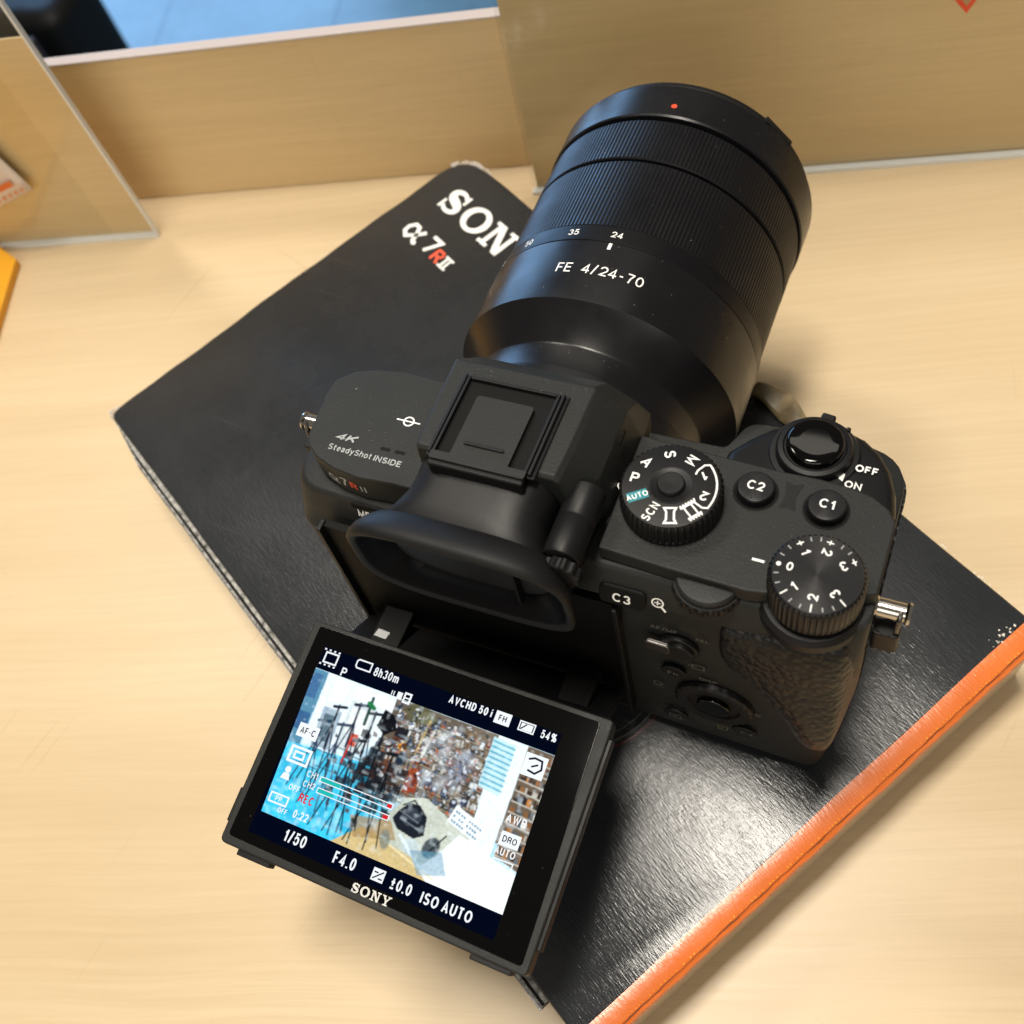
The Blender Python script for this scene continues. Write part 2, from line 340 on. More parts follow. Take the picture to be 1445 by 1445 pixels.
GL = {                                      # glyph: width, strokes on a unit box (first item True closes the stroke)
 '0': (.60, [[True] + arc(.5, .5, .5, .5, 0, 345, 23)]), 'O': (.80, [[True] + arc(.5, .5, .5, .5, 0, 345, 23)]),
 '1': (.42, [[(.0, .74), (.45, .78), (.80, 1.0)], [(.80, 1.06), (.80, -.06)]]),
 '2': (.60, [arc(.5, .70, .5, .30, 172, -35, 12) + [(.05, .04), (1.05, .0)]]),
 '3': (.60, [arc(.48, .75, .44, .25, 165, -85, 12), arc(.48, .27, .50, .27, 80, -165, 12)]),
 '4': (.64, [[(1.05, .26), (.0, .26), (.72, .98), (.72, -.06)]]),
 '5': (.60, [[(.98, 1), (.18, 1), (.08, .50)] + arc(.48, .33, .52, .34, 140, -158, 12)]),
 '6': (.60, [[True] + arc(.5, .32, .5, .32, 0, 342, 19), arc(.62, .34, .62, .66, 180, 78, 8)]),
 '7': (.58, [[(-.05, 1), (1, 1)], [(1, 1), (.52, .5), (.34, -.06)]]),
 '8': (.60, [[True] + arc(.5, .76, .42, .24, 0, 342, 19), [True] + arc(.5, .26, .5, .27, 0, 342, 19)]),
 'A': (.74, [[(0, -.05), (.5, 1.0), (1, -.05)], [(.2, .30), (.8, .30)]]), 'B': (.64, [[True, (0, 0), (0, 1), (.7, 1), (.93, .88), (.93, .64), (.7, .52), (1, .4), (1, .12), (.8, 0)], [(0, .52), (.75, .52)]]),
 'C': (.76, [arc(.52, .5, .52, .5, 42, 318, 18)]), 'D': (.70, [[True, (0, 0), (0, 1)] + arc(.45, .5, .55, .5, 90, -90, 12)]),
 'E': (.58, [[(1, 1), (0, 1), (0, 0), (1.02, 0)], [(0, .52), (.92, .52)]]), 'F': (.56, [[(1, 1), (0, 1), (0, -.06)], [(0, .5), (.88, .5)]]),
 'G': (.78, [arc(.52, .5, .52, .5, 42, 330, 18) + [(1, .45), (.6, .45)]]), 'H': (.68, [[(0, -.06), (0, 1.06)], [(1, -.06), (1, 1.06)], [(0, .52), (1, .52)]]),
 'I': (.10, [[(.5, -.06), (.5, 1.06)]]), 'K': (.66, [[(0, -.06), (0, 1.06)], [(1, 1.06), (.05, .36)], [(.35, .58), (1.05, -.06)]]), 'L': (.54, [[(0, 1.06), (0, 0), (1, 0)]]),
 'M': (.84, [[(0, -.06), (0, 1.0), (.5, .02), (1, 1.0), (1, -.06)]]), 'N': (.70, [[(0, -.06), (0, 1.0), (1, 0.0), (1, 1.06)]]),
 'P': (.62, [[(0, -.06), (0, 1)] + arc(.62, .74, .38, .26, 90, -90, 10) + [(0, .48)]]), 'R': (.66, [[(0, -.06), (0, 1)] + arc(.62, .75, .36, .25, 90, -90, 10) + [(0, .5)], [(.58, .5), (.86, .36), (1.0, -.06)]]),
 'S': (.66, [arc(.5, .745, .44, .255, 28, 180, 9) + arc(.5, .745, .44, .23, 180, 262, 4)[1:] + arc(.5, .26, .48, .26, 76, 0, 4)[:] + arc(.5, .26, .48, .26, 0, -155, 9)[1:]]),
 'T': (.62, [[(-.04, 1), (1.04, 1)], [(.5, 1), (.5, -.06)]]), 'U': (.68, [[(0, 1.06), (0, .36)] + arc(.5, .36, .5, .36, 190, 350, 10) + [(1, .36), (1, 1.06)]]),
 'V': (.72, [[(0, 1.05), (.5, 0), (1, 1.05)]]), 'W': (1.0, [[(0, 1.05), (.25, 0), (.5, 1), (.75, 0), (1, 1.05)]]), 'Y': (.70, [[(0, 1.06), (.5, .45)], [(1, 1.06), (.5, .45), (.5, -.06)]]),
 'a': (.50, [[(.05, .52), (.2, X_), (.75, X_), (.92, .55), (.92, -.06)], [True, (.92, .40), (.3, .36), (.05, .2), (.1, .02), (.5, -.02), (.92, .18)]]),
 'd': (.54, [[True] + arc(.48, .34, .48, .36, 0, 340, 15), [(1, 1.06), (1, -.06)]]), 'e': (.54, [[(.02, .38), (.98, .38)] + arc(.5, .34, .48, .36, 8, 315, 14)]),
 'g': (.54, [[True] + arc(.48, .34, .48, .36, 0, 340, 15), [(1, .76), (1, -.1), (.7, -.3), (.1, -.26)]]), 'h': (.52, [[(0, -.06), (0, 1.06)], [(0, .46)] + arc(.52, .42, .48, .28, 150, 10, 8) + [(1, .40), (1, -.06)]]),
 'i': (.06, [[(.5, -.06), (.5, .74)], [(.5, .92), (.5, 1.06)]]), 'm': (.86, [[(0, -.06), (0, .76)], [(0, .5), (.12, .66), (.3, .70), (.46, .6), (.5, .4), (.5, -.06)], [(.5, .5), (.64, .66), (.82, .70), (.96, .6), (1, .4), (1, -.06)]]),
 'n': (.52, [[(0, -.06), (0, .76)], [(0, .46)] + arc(.52, .42, .48, .28, 150, 10, 8) + [(1, .40), (1, -.06)]]), 'o': (.56, [[True] + arc(.5, .34, .5, .36, 0, 340, 17)]), 'r': (.32, [[(0, -.06), (0, .76)], [(0, .44), (.35, .68), (1, .70)]]),
 's': (.46, [[(.95, .56), (.7, .7), (.25, .7), (.08, .54), (.3, .38), (.75, .32), (.94, .16), (.7, 0), (.2, 0), (.02, .12)]]), 't': (.40, [[(.4, 1.0), (.4, .12), (.6, 0), (1, .02)], [(-.15, .68), (1.1, .68)]]), 'y': (.54, [[(0, .76), (.52, .02)], [(1, .76), (.42, -.26), (.05, -.3)]]),
 '/': (.36, [[(-.1, -.1), (1.1, 1.1)]]), '-': (.36, [[(0, .42), (1, .42)]]), '+': (.60, [[(0, .5), (1, .5)], [(.5, .06), (.5, .94)]]), '.': (.06, [[(.5, -.08), (.5, .08)]]), ':': (.06, [[(.5, -.02), (.5, .14)], [(.5, .50), (.5, .66)]]),
 '%': (.86, [[True] + arc(.22, .76, .22, .24, 0, 330, 11), [True] + arc(.78, .24, .22, .24, 0, 330, 11), [(.2, -.06), (.8, 1.06)]]), '(': (.22, [arc(1.1, .5, 1.0, .6, 130, 230, 8)]), '*': (.5, [[(.5, .2), (.5, .9)], [(.1, .35), (.9, .75)], [(.1, .75), (.9, .35)]]),
 '±': (.58, [[(0, .62), (1, .62)], [(.5, .25), (.5, 1.0)], [(0, .0), (1, .0)]]),
 'α': (.80, [[(1.05, .72), (.86, .34), (.62, .02), (.28, -.02), (.02, .2), (.02, .46), (.24, .70), (.56, .66), (.80, .30), (.98, .0), (1.12, .02)]]),
}
def text2d(body, size, bold=0.0, sx=1.0, shear=0.0, spacing=1.0, res=3):
    """upright sans lettering from strokes; bold is extra stroke width in mm"""
    h = size * .72; t = h * .135 + bold * .9; gap = h * .10 + t * .25
    shapes = []; x = 0
    for ch in body:
        if ch == ' ': x += h * .34 * sx; continue
        wdt, strokes = GL.get(ch, GL['-']); wc = wdt * h * sx
        wi = max(wc - t * .6, .001)
        for st in strokes:
            cl = st[0] is True; pts = st[1:] if cl else st
            q = [(x + t / 2 + px * wi, t / 2 + py * (h - t)) for px, py in pts]
            q = [(a + shear * b, b) for a, b in q]
            shapes.append(stroke2d(q, t, cl))
        x += wi + t + gap * spacing
    xs = [a for v, _ in shapes for a, _ in v]; ys = [0, h]
    cx, cy = (min(xs) + max(xs)) / 2, h / 2
    return [([(a - cx, b - cy) for a, b in v], f) for v, f in shapes]
def rect2d(x0, y0, x1, y1): return [(x0, y0), (x1, y0), (x1, y1), (x0, y1)], [(0, 1, 2, 3)]
def disc2d(cx, cy, r, n=20): return [(cx + r * math.cos(2 * PI * i / n), cy + r * math.sin(2 * PI * i / n)) for i in range(n)], [tuple(range(n))]

class Print:
    """flat marks gathered on one surface; fn maps (x, y, lift) to 3D"""
    def __init__(s, fn): s.fn = fn; s.mb = MB(); s.k = 0
    def add(s, shape, at=(0, 0), rot=0.0, scale=1.0):
        if isinstance(shape, list):
            for sh_ in shape: s.add(sh_, at, rot, scale)
            return s
        v, f = shape; c, q = math.cos(rot) * scale, math.sin(rot) * scale
        s.k += 1; lift = .03 + .005 * (s.k % 7)
        s.mb.add([s.fn(at[0] + x * c - y * q, at[1] + x * q + y * c, lift) for x, y in v], f); return s
    def build(s, name, mat, parent, origin=(0, 0, 0)):
        return s.mb.build(name, mat, parent, smooth=False, origin=origin, fix=False)

# slab-serif capitals (cap height 1), for the wordmark
def slab(ch):
    s = .20; t = .13
    if ch == 'S':
        p = arc(.43, .725, .27, .20, 15, 180, 12) + arc(.43, .725, .27, .20, 180, 250, 5)[1:] + [(.50, .485)] + arc(.45, .275, .28, .20, 60, -160, 14)
        wd = []
        n = len(p)
        for i in range(n):
            u = i / (n - 1); wd.append(.12 + .13 * math.exp(-((u - .5) / .22) ** 2) + .05 * math.sin(PI * u))
        return [stroke2d(p, wd), rect2d(.70, .60, .80, .97), rect2d(.06, .03, .16, .40)], .86
    if ch == 'O':
        n = 36; v = []
        for i in range(n):
            a = 2 * PI * i / n; v += [(.55 + .55 * math.cos(a), .5 + .52 * math.sin(a)), (.55 + .30 * math.cos(a), .5 + .36 * math.sin(a))]
        return [(v, [(2 * i, 2 * i + 1, (2 * i + 3) % (2 * n), (2 * i + 2) % (2 * n)) for i in range(n)])], 1.1
    if ch == 'N':
        return [rect2d(.14, .12, .30, .88), rect2d(0, 0, .44, t), rect2d(0, 1 - t, .34, 1), rect2d(.80, 0.0, .96, .88), rect2d(.66, 1 - t, 1.10, 1),
                ([(.14, 1), (.40, 1), (.96, 0), (.72, 0)], [(0, 1, 2, 3)])], 1.1
    if ch == 'Y':
        return [rect2d(.42, .1, .64, .48), rect2d(.26, 0, .80, t), rect2d(0, 1 - t, .42, 1), rect2d(.64, 1 - t, 1.06, 1),
                ([(.10, .9), (.36, .9), (.64, .40), (.42, .40)], [(0, 1, 2, 3)]), ([(.76, .9), (.94, .9), (.64, .42), (.50, .42)], [(0, 1, 2, 3)])], 1.06
def wordmark(pr, word, at, h, rot=0, gap=.10):
    ws = [slab(c)[1] for c in word]; tot = sum(ws) + gap * (len(word) - 1); x = -tot / 2
    for c in word:
        sh, wd = slab(c)
        for v, f in sh:
            pr.add(([((x + a) * h, (b - .5) * h) for a, b in v], f), at, rot)
        x += wd + gap

# =================================================================== THE SETTING
H = 32.0
wd = Vector((.954947, .296776)); wn = Vector((-.296776, .954947))     # along / behind the back board
W0 = Vector((-229.6, 113.45))
def wp(a, d, z): p = W0 + wd * a + wn * d; return (p.x, p.y, z)

mb = MB()                                   # table: a thick top ending under the back board
mb.add([wp(-900, 4.5, 0), wp(1500, 4.5, 0), wp(1500, -1200, 0), wp(-900, -1200, 0), wp(-900, 4.5, -30), wp(1500, 4.5, -30), wp(1500, -1200, -30), wp(-900, -1200, -30)],
       [(0, 1, 2, 3), (7, 6, 5, 4), (0, 4, 5, 1), (1, 5, 6, 2), (2, 6, 7, 3), (3, 7, 4, 0)])
o = mb.build('table_top', 'table', None, bevel=1.0); tag(o, 'pale maple laminate display counter under the black box', 'counter')
mb = MB(); HW = 67.5
mb.add([wp(-900, 0, .02), wp(1500, 0, .02), wp(1500, 4, .02), wp(-900, 4, .02), wp(-900, 0, HW), wp(1500, 0, HW), wp(1500, 4, HW), wp(-900, 4, HW)],
       [(3, 2, 1, 0), (4, 5, 6, 7), (0, 1, 5, 4), (1, 2, 6, 5), (2, 3, 7, 6), (3, 0, 4, 7)])
a0 = wp(0, 0, 0)
mb.map(lambda x, y, z: ((x - a0[0]) * wd.x + (y - a0[1]) * wd.y, (x - a0[0]) * wn.x + (y - a0[1]) * wn.y, z))
o = mb.build('back_board', 'wallwood', None, bevel=.6)
o.location = (a0[0] * S, a0[1] * S, 0); o.rotation_euler = (0, 0, ANG)
tag(o, 'low beech board standing along the back of the counter', 'board')
e_ = MB().box(-900, 1500, -.2, 4.2, HW, HW + .8).build('edge_band', 'edge', o, bevel=.3); e_.location = (0, 0, 0)

fl = MB(); fl.add([(-6000, -6000, -900), (6000, -6000, -900), (6000, 6000, -900), (-6000, 6000, -900)], [(0, 1, 2, 3)])
o = fl.build('floor', 'floor', None, smooth=False, fix=False); o['kind'] = 'structure'; o.rotation_euler = (0, 0, .25)

# =================================================================== ACRYLIC SHEETS
def sheet(name, a, b, h, th, label, mark=None):
    a = Vector(a); b = Vector(b); d = (b - a); L = d.length; ang = math.atan2(d.y, d.x)
    root = empty(name, (a.x, a.y, 0)); root.rotation_euler = (0, 0, ang)
    MB().box(.6, L - .6, 0, th, 1.52, h).build('pane', 'acrylic', root, bevel=.15, seg=2)
    MB().box(0, L, -.1, th + .1, .02, 1.5).build('bottom_edge', 'acrylic_edge', root)
    MB().box(L - .58, L + .2, 0, th, 1.52, h).build('side_edge', 'acrylic_edge', root)
    if name: tag(root, label, 'acrylic panel')
    return root
sheet('acrylic_panel', (-340, 57.0), (-219.08, 94.41), 160, 2.2, 'clear acrylic sheet on the left, its cut upright edge slanting across the back board')
r2 = sheet('acrylic_panel', (-76.2, 145.5), (99, 199.1), 160, 2.2, 'clear acrylic sheet behind the lens with a bright bottom edge on the counter')
for a_, b_, hh, lb in (((-345, 58.1), (-219.9, 96.4), 95, 'added upright beech panel giving the brown tone seen through the left acrylic sheet, taller than the back board'), ((-75.4, 148.4), (130, 211.6), 101, 'added upright beech panel giving the brown tone seen through the right acrylic sheet, behind the lens')):
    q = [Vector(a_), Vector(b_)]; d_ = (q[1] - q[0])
    o = MB().box(0, d_.length, 0, .5, .02, hh).build('added_backing_panel', 'wallwood', None); o.location = (q[0].x * S, q[0].y * S, 0); o.rotation_euler = (0, 0, math.atan2(d_.y, d_.x)); tag(o, lb, 'added panel')  # added panels, put in for the dim brown tone seen through the sheets
# red mark on the right sheet
pr = Print(lambda x, y, l: (x, -.2 - l, y))
pr.add(stroke2d([(-3.2, 2.4), (0.2, -1.9), (2.2, 2.6)], 1.4), (143.0, 66.2)); pr.add(stroke2d([(-.6, 2.0), (1.6, 2.2)], .8), (143.0, 66.2))
pr.add(stroke2d([(-3.2, 2.4), (-5.5, 4.2), (-3, 6.5), (2.5, 6)], 1.0), (143.0, 66.2))
pr.build('red_sticker_print', 'red', r2)
sheet('acrylic_panel', (101.5, 198.5), (128, 140), 60, 2.5, 'clear acrylic sheet at the far right edge of the photo, turned towards the viewer')

# paper tag hanging on the left sheet, yellow box at the left edge, dark things on the floor
pr = MB()
T0 = Vector((-252.6, 82.6, 33.0))
t1 = Vector((-.955, -.297, .0)); 
TE1 = Vector((-3.4, -1.06, 17.5)).normalized(); TE2 = Vector((-19, -5.9, -7.4)).normalized()
def tp(u, v, l=0): p = T0 + TE2 * u + TE1 * v + Vector((.297, -.955, 0)) * l; return tuple(p)
g = []
nn_ = 8
for i in range(nn_ + 1):
    for j in range(nn_ + 1):
        u = 36 * i / nn_; v_ = 46 * j / nn_
        g.append(tp(u, v_ , 1.2 * math.sin(i / nn_ * 2.4)))
fc = [(i * (nn_ + 1) + j, (i + 1) * (nn_ + 1) + j, (i + 1) * (nn_ + 1) + j + 1, i * (nn_ + 1) + j + 1) for i in range(nn_) for j in range(nn_)]
tg = MB().add(g, fc).build('paper_tag', 'tag', None, fix=False)
so = tg.modifiers.new('thick', 'SOLIDIFY'); so.thickness = .25 * S
tag(tg, 'cream paper price tag with orange print on the left acrylic sheet', 'paper tag')
pp = Print(lambda x, y, l: tp(x, y, 1.9 + l))
for k in range(8): pp.add(text2d('*', 4.2, .25), (2.6 + k * 3.4, 2.6))
pp.add(rect2d(4, 5.6, 30, 8.2)); pp.add(rect2d(9, 9.6, 30, 10.6))
pp.build('printed_lettering', 'tagprint', tg)

yb = MB().prism([(-272.6, 68.4), (-291, 75), (-420, 32), (-380, -110), (-246, -10)], .02, 4)
o = yb.build('yellow_card', 'yellow', None, bevel=.6); tag(o, 'plain yellow card lying at the left edge of the counter', 'card')

# =================================================================== THE CARTON UNDER THE CAMERA
Bc = Vector((-168.63, 1.44)); Ac = Vector((-91.62, 132.34)); Dc = Vector((119.07, 8.38))
ax = (Dc - Ac).normalized(); L = (Dc - Ac).length; Wd = (Ac - Bc).length
box = empty('camera_carton', (Bc.x, Bc.y, 0)); box.rotation_euler = (0, 0, math.atan2(ax.y, ax.x))
tag(box, 'worn black cardboard carton with an orange end band lying flat under the camera', 'box')
def bx(a, b): return (a, Wd - b)            # a along the far edge from its left corner, b towards the near corner
OR = 5.7
def waved(p0, p1, n, amp, seed):
    r = random.Random(seed); ph = [r.uniform(0, 6.28) for _ in range(4)]; out = []
    d = Vector(p1) - Vector(p0); nv = Vector((-d.y, d.x)).normalized()
    for i in range(n):
        u = i / n; o_ = amp * (math.sin(u * 7 + ph[0]) * .5 + math.sin(u * 19 + ph[1]) * .3 + math.sin(u * 47 + ph[2]) * .2) * min(1, u * 8, (1 - u) * 8)
        out.append(tuple(Vector(p0) + d * u + nv * o_))
    return out
# top outline, slightly bent edges, chewed far-left corner
outl = waved(bx(2, Wd), bx(L - OR, Wd), 30, .25, 1) + waved(bx(L - OR, Wd), bx(L - OR, 0), 4, 0, 2) + waved(bx(L - OR, 0), bx(16, 0), 40, .35, 3) \
    + [bx(13, .3), bx(8, .9), bx(4.5, 2.3), bx(1.8, 5.0), bx(.6, 8.2), bx(0, 12)] + waved(bx(0, 14), bx(0, Wd - 5), 30, .55, 4) + [bx(.3, Wd - 3), bx(1, Wd - 1)]
cx_, cy_ = L / 2, Wd / 2
def inset(pl, d): return [(x + (d if x < cx_ else -d if x > L - OR / 2 + 9 else 0) * 1.0, y + (d if y < cy_ else -d)) for x, y in pl]
def top_edge(pl, d):
    out = []
    for x, y in pl:
        dx = d if x < 6 else 0; dy = d if y < 6 else (-d if y > Wd - 14 else 0)
        out.append((x + dx, y + dy))
    return out
rings = [[(x, y, .02) for x, y in outl], [(x, y, H - 1.2) for x, y in outl], [(x, y, H - .35) for x, y in top_edge(outl, .25)], [(x, y, H) for x, y in top_edge(outl, .9)]]
mb = MB().loft(rings)
mb.build('carton_shell', 'card', box, angle=50)
# orange end: a band over the top edge and down the side
prof = [(L - OR + .02, H + .03), (L - 1.3, H + .02), (L - .75, H - .22), (L - .55, H - .75), (L + .25, H - 1.05), (L + .6, H - 2.4), (L + .45, H - 3.4), (L + .35, H - 6.2), (L - OR + .02, H - 6.2)]
ys = [0 + Wd * i / 60 for i in range(61)]
r_ = []
for i, y in enumerate(ys):
    e = .12 * math.sin(i * .7) + .1 * math.sin(i * 1.9)
    r_.append([(x + (e if k in (3, 4, 5) else .10 * math.sin(i * .33) if k == 0 else 0), y, z) for k, (x, z) in enumerate(prof)])
MB().loft(r_).build('orange_end_band', 'orange', box, angle=50)
MB().box(L - OR + .05, L - .4, .8, Wd - .8, .02, H - 6.25).build('tray_side', Mat('cream_card', (.50, .38, .26), .3, 0, .6).m, box, bevel=.3)
# perforation line and dark slit along the fold
mb = MB()
r0_ = random.Random(4)
for i in range(int(Wd / 1.15)):
    y = 1 + i * 1.15 + r0_.uniform(-.12, .12); s_ = r0_.uniform(.07, .17)
    if r0_.random() < .12: continue
    z = H + .03; x = L - 1.3
    mb.add([(x - s_, y - s_, z), (x + s_, y - s_, z), (x + s_, y + s_, z), (x - s_, y + s_, z), (x, y, z + .16)], [(0, 1, 4), (1, 2, 4), (2, 3, 4), (3, 0, 4)])
o = mb.build('perforation', Mat('pale_nibs', srgb(250, 190, 70), .35).m, box); o['kind'] = 'stuff'
mb = MB()
pl = [(L - .72 + .07 * math.sin(i * .9) + .05 * math.sin(i * 2.3), Wd * i / 120) for i in range(121)]
v, f = stroke2d(pl, [.07 + .12 * abs(math.sin(i * .41) * math.sin(i * .13)) for i in range(121)])
mb.add([(x, y, H + .02 - (x - L + 1.3) * .25 + .06) for x, y in v], f); mb.build('fold_slit', Mat('dark_brown_line', (.05, .018, .006), .5).m, box, smooth=False, fix=False)
# layered board edges along the open end (near-left side)
for k, (out_, z, mt, wdt) in enumerate(((1.0, H - 1.1, 'board', .9), (1.9, H - 2.6, 'dark', .9), (2.6, H - 3.2, 'board', .7), (3.2, H - 5.5, 'card', .8))):
    P_ = waved((3 + k * .6, 0), (L - OR - 10, 0), 90, .16, 10 + k) + [(L - OR - 10, 0)]
    v = []; f = []
    for i, (x, y) in enumerate(P_):
        tpr = min(1, i / 8 + .15) * 1.0
        v += [(x, y + .5, z), (x, y - out_ * tpr, z), (x, y - out_ * tpr, z - wdt), (x, y + .5, z - wdt)]
    n = len(P_)
    for i in range(n - 1):
        for j in range(4): f.append((4 * i + j, 4 * i + (j + 1) % 4, 4 * i + 4 + (j + 1) % 4, 4 * i + 4 + j))
    f += [(3, 2, 1, 0), (4 * n - 4, 4 * n - 3, 4 * n - 2, 4 * n - 1)]
    MB().add(v, f).build('board_edge', mt, box, angle=50)
# frayed corners
def fray(cx, cy, r, n, seed, zr=1.2):
    r1 = random.Random(seed); mb = MB()
    for k in range(n):
        a = r1.uniform(0, 6.28); d = r * math.sqrt(r1.random()); x, y = cx + math.cos(a) * d, cy + math.sin(a) * d * .7; z = H - r1.uniform(.1, zr)
        s_ = r1.uniform(.3, 1.0); p = [(x + r1.uniform(-s_, s_), y + r1.uniform(-s_, s_), z + r1.uniform(-.25, .45)) for _ in range(4)]
        mb.add(p, [(0, 1, 2), (0, 2, 3), (0, 3, 1), (1, 3, 2)])
    return mb
def fray_line(pts, n, seed, wd_, out_):
    r1 = random.Random(seed); mb = MB()
    for k in range(n):
        u = r1.random() * (len(pts) - 1); i = int(u); f_ = u - i
        x = pts[i][0] * (1 - f_) + pts[i + 1][0] * f_; y = pts[i][1] * (1 - f_) + pts[i + 1][1] * f_
        d_ = (Vector((x, y)) - Vector((L / 2, Wd / 2))).normalized() * r1.uniform(-wd_, out_); x += d_.x; y += d_.y
        z = H - .15 - max(0, r1.gauss(.25, .3)); s_ = r1.uniform(.15, .55)
        mb.add([(x + r1.uniform(-s_, s_), y + r1.uniform(-s_, s_), z + r1.uniform(-.2, .25)) for _ in range(4)], [(0, 1, 2), (0, 2, 3), (0, 3, 1), (1, 3, 2)])
    return mb
for pts_, n, s_, wd_, out_ in (([bx(15, .2), bx(8, .9), bx(4.5, 2.3), bx(1.8, 5.0), bx(1.0, 7)], 260, 1, .5, 1.2), ([bx(10, .4), bx(6, 1.4)], 120, 7, .6, 1.6), ([bx(.2, Wd - 4), bx(.4, Wd - 1), bx(3, Wd)], 130, 3, .5, 1.0), ([bx(.8, Wd - 9), bx(4.6, Wd - 6.5)], 30, 4, .1, .15)):
    o = fray_line(pts_, n, s_, wd_, out_).build('frayed_corner', 'paper', box, smooth=False); o['kind'] = 'stuff'
mb = MB()
r1 = random.Random(9)
for k in range(108):                        # scuffs along the far edge and at the band's corner
    if k < 90: a, b = r1.uniform(30, 236), r1.uniform(-.2, .25)
    else: a, b = L - OR - abs(r1.gauss(0, 1.2)), 9 + r1.gauss(0, 2.6)
    x, y = bx(a, b); s_ = r1.uniform(.15, .5); z = H + .02
    q = [(x + math.cos(t_ + k) * s_ * r1.uniform(.4, 1.2), y + math.sin(t_ + k) * s_ * r1.uniform(.3, .9), z + .02 * (k % 3)) for t_ in (0, 1.6, 3.1, 4.7)]
    mb.add(q, [(0, 1, 2, 3)])
o = mb.build('scuffs', 'paper', box, smooth=False); o['kind'] = 'stuff'
# peeled flap at the far edge
g = []; NU, NV = 22, 10
for i in range(NU + 1):
    u = i / NU; a = 141.5 + 31 * u; reach = 8.0 * math.sin(PI * min(1, u * 1.12 + .10)) ** .55 * (1 - .35 * u)
    for j in range(NV + 1):
        v_ = j / NV; th = v_ * 2.3
        b = 2.2 - reach * (math.sin(th) / math.sin(min(2.3, PI / 2)) if th < PI / 2 else 1 - .10 * (th - PI / 2)) - .4 * math.sin(u * 9)
        z = H + 1.1 * math.sin(PI * v_) + .9 * (1 - v_) - 4.5 * max(0, v_ - .6) + .5 * math.sin(u * 13 + v_ * 4)
        g.append((*bx(a, b), z))
f = [(i * (NV + 1) + j, (i + 1) * (NV + 1) + j, (i + 1) * (NV + 1) + j + 1, i * (NV + 1) + j + 1) for i in range(NU) for j in range(NV)]
fl_ = MB().add(g, f).build('peeled_flap', 'kraft', box, angle=80, fix=False)
so = fl_.modifiers.new('thick', 'SOLIDIFY'); so.thickness = .5 * S; so.offset = 1
# printing on the lid
pr = Print(lambda x, y, l: (x, y, H + l))
for ch, a in (('S', 15.4), ('O', 27.5), ('N', 39.9), ('Y', 52.2)):
    sh, wdt = slab(ch)
    for v, f in sh: pr.add(([((x - wdt / 2) * 10.6, (y - .5) * 10.6) for x, y in v], f), bx(a, 16.6))
pr.add(stroke2d([(3.6, 2.9), (1.2, -.6), (-1.3, -2.9), (-3.3, -1.6), (-3.6, .5), (-2.3, 2.6), (-.2, 2.6), (1.2, .4), (2.4, -2.4), (3.4, -3.0), (4.2, -2.4)], 1.45), bx(15.5, 34.6), -.02)
pr.add(stroke2d([(-2.2, 2.9), (2.4, 2.9), (-.6, -3.4)], 1.35), bx(24.6, 33.8), 0)
pr.add(rect2d(-1.1, -2.4, -.2, 2.4), bx(34.3, 35.3)); pr.add(rect2d(.5, -2.4, 1.4, 2.4), bx(34.3, 35.3)); pr.add(rect2d(-1.9, 1.7, 2.2, 2.5), bx(34.3, 35.3)); pr.add(rect2d(-1.9, -2.5, 2.2, -1.7), bx(34.3, 35.3))
pr.build('printed_lettering', 'white', box)
pr = Print(lambda x, y, l: (x, y, H + l))
pr.add(stroke2d([(-1.5, -2.5), (-1.5, 2.4)], 1.1), bx(30, 35.2)); pr.add(stroke2d([(-1.6, 2.1), (.9, 2.1), (1.5, 1.3), (1.4, .4), (.8, -.1), (-1.6, -.1)], .95), bx(30, 35.2)); pr.add(stroke2d([(.1, -.2), (1.7, -2.5)], 1.1), bx(30, 35.2))
pr.build('printed_letter', 'red', box)
pr = Print(lambda x, y, l: (x, y, H + l))     # faint rings printed beside the camera
pr.add(stroke2d([(x, y) for x, y in arc(0, 0, 24, 24, -60, 70, 40)], .55), bx(171.5, 92))
pr.build('printed_ring', Mat('dull_red_print', (.07, .014, .012), .35).m, box)
pr = Print(lambda x, y, l: (x, y, H + l))
pr.add(stroke2d([(x, y) for x, y in arc(0, 0, 22.6, 22.6, -60, 70, 40)], .5), bx(171.5, 92)); pr.add(stroke2d([(x, y) for x, y in arc(0, 0, 20.6, 20.6, -60, 70, 40)], .3), bx(171.5, 92))
pr.build('printed_ring', 'dimgrey', box)

# =================================================================== THE CAMERA
camr = empty('mirrorless_camera')
RW = Matrix(((0.9998887537908848, 0.0013024979433328508, -0.014858786680580788), (0.0, 0.9961800002586029, 0.08732357691236688), (0.01491576489863632, -0.08731386249546899, 0.9960691790099777)))
OO = Vector((-0.47730447675636223, 44.79404359985501, -31.6332491970399))
mm = RW.to_4x4(); mm.translation = (RW @ (-OO)) * S; camr.matrix_world = mm
tag(camr, 'black mirrorless camera with a zoom lens and tilted lit rear screen standing on the carton', 'camera')

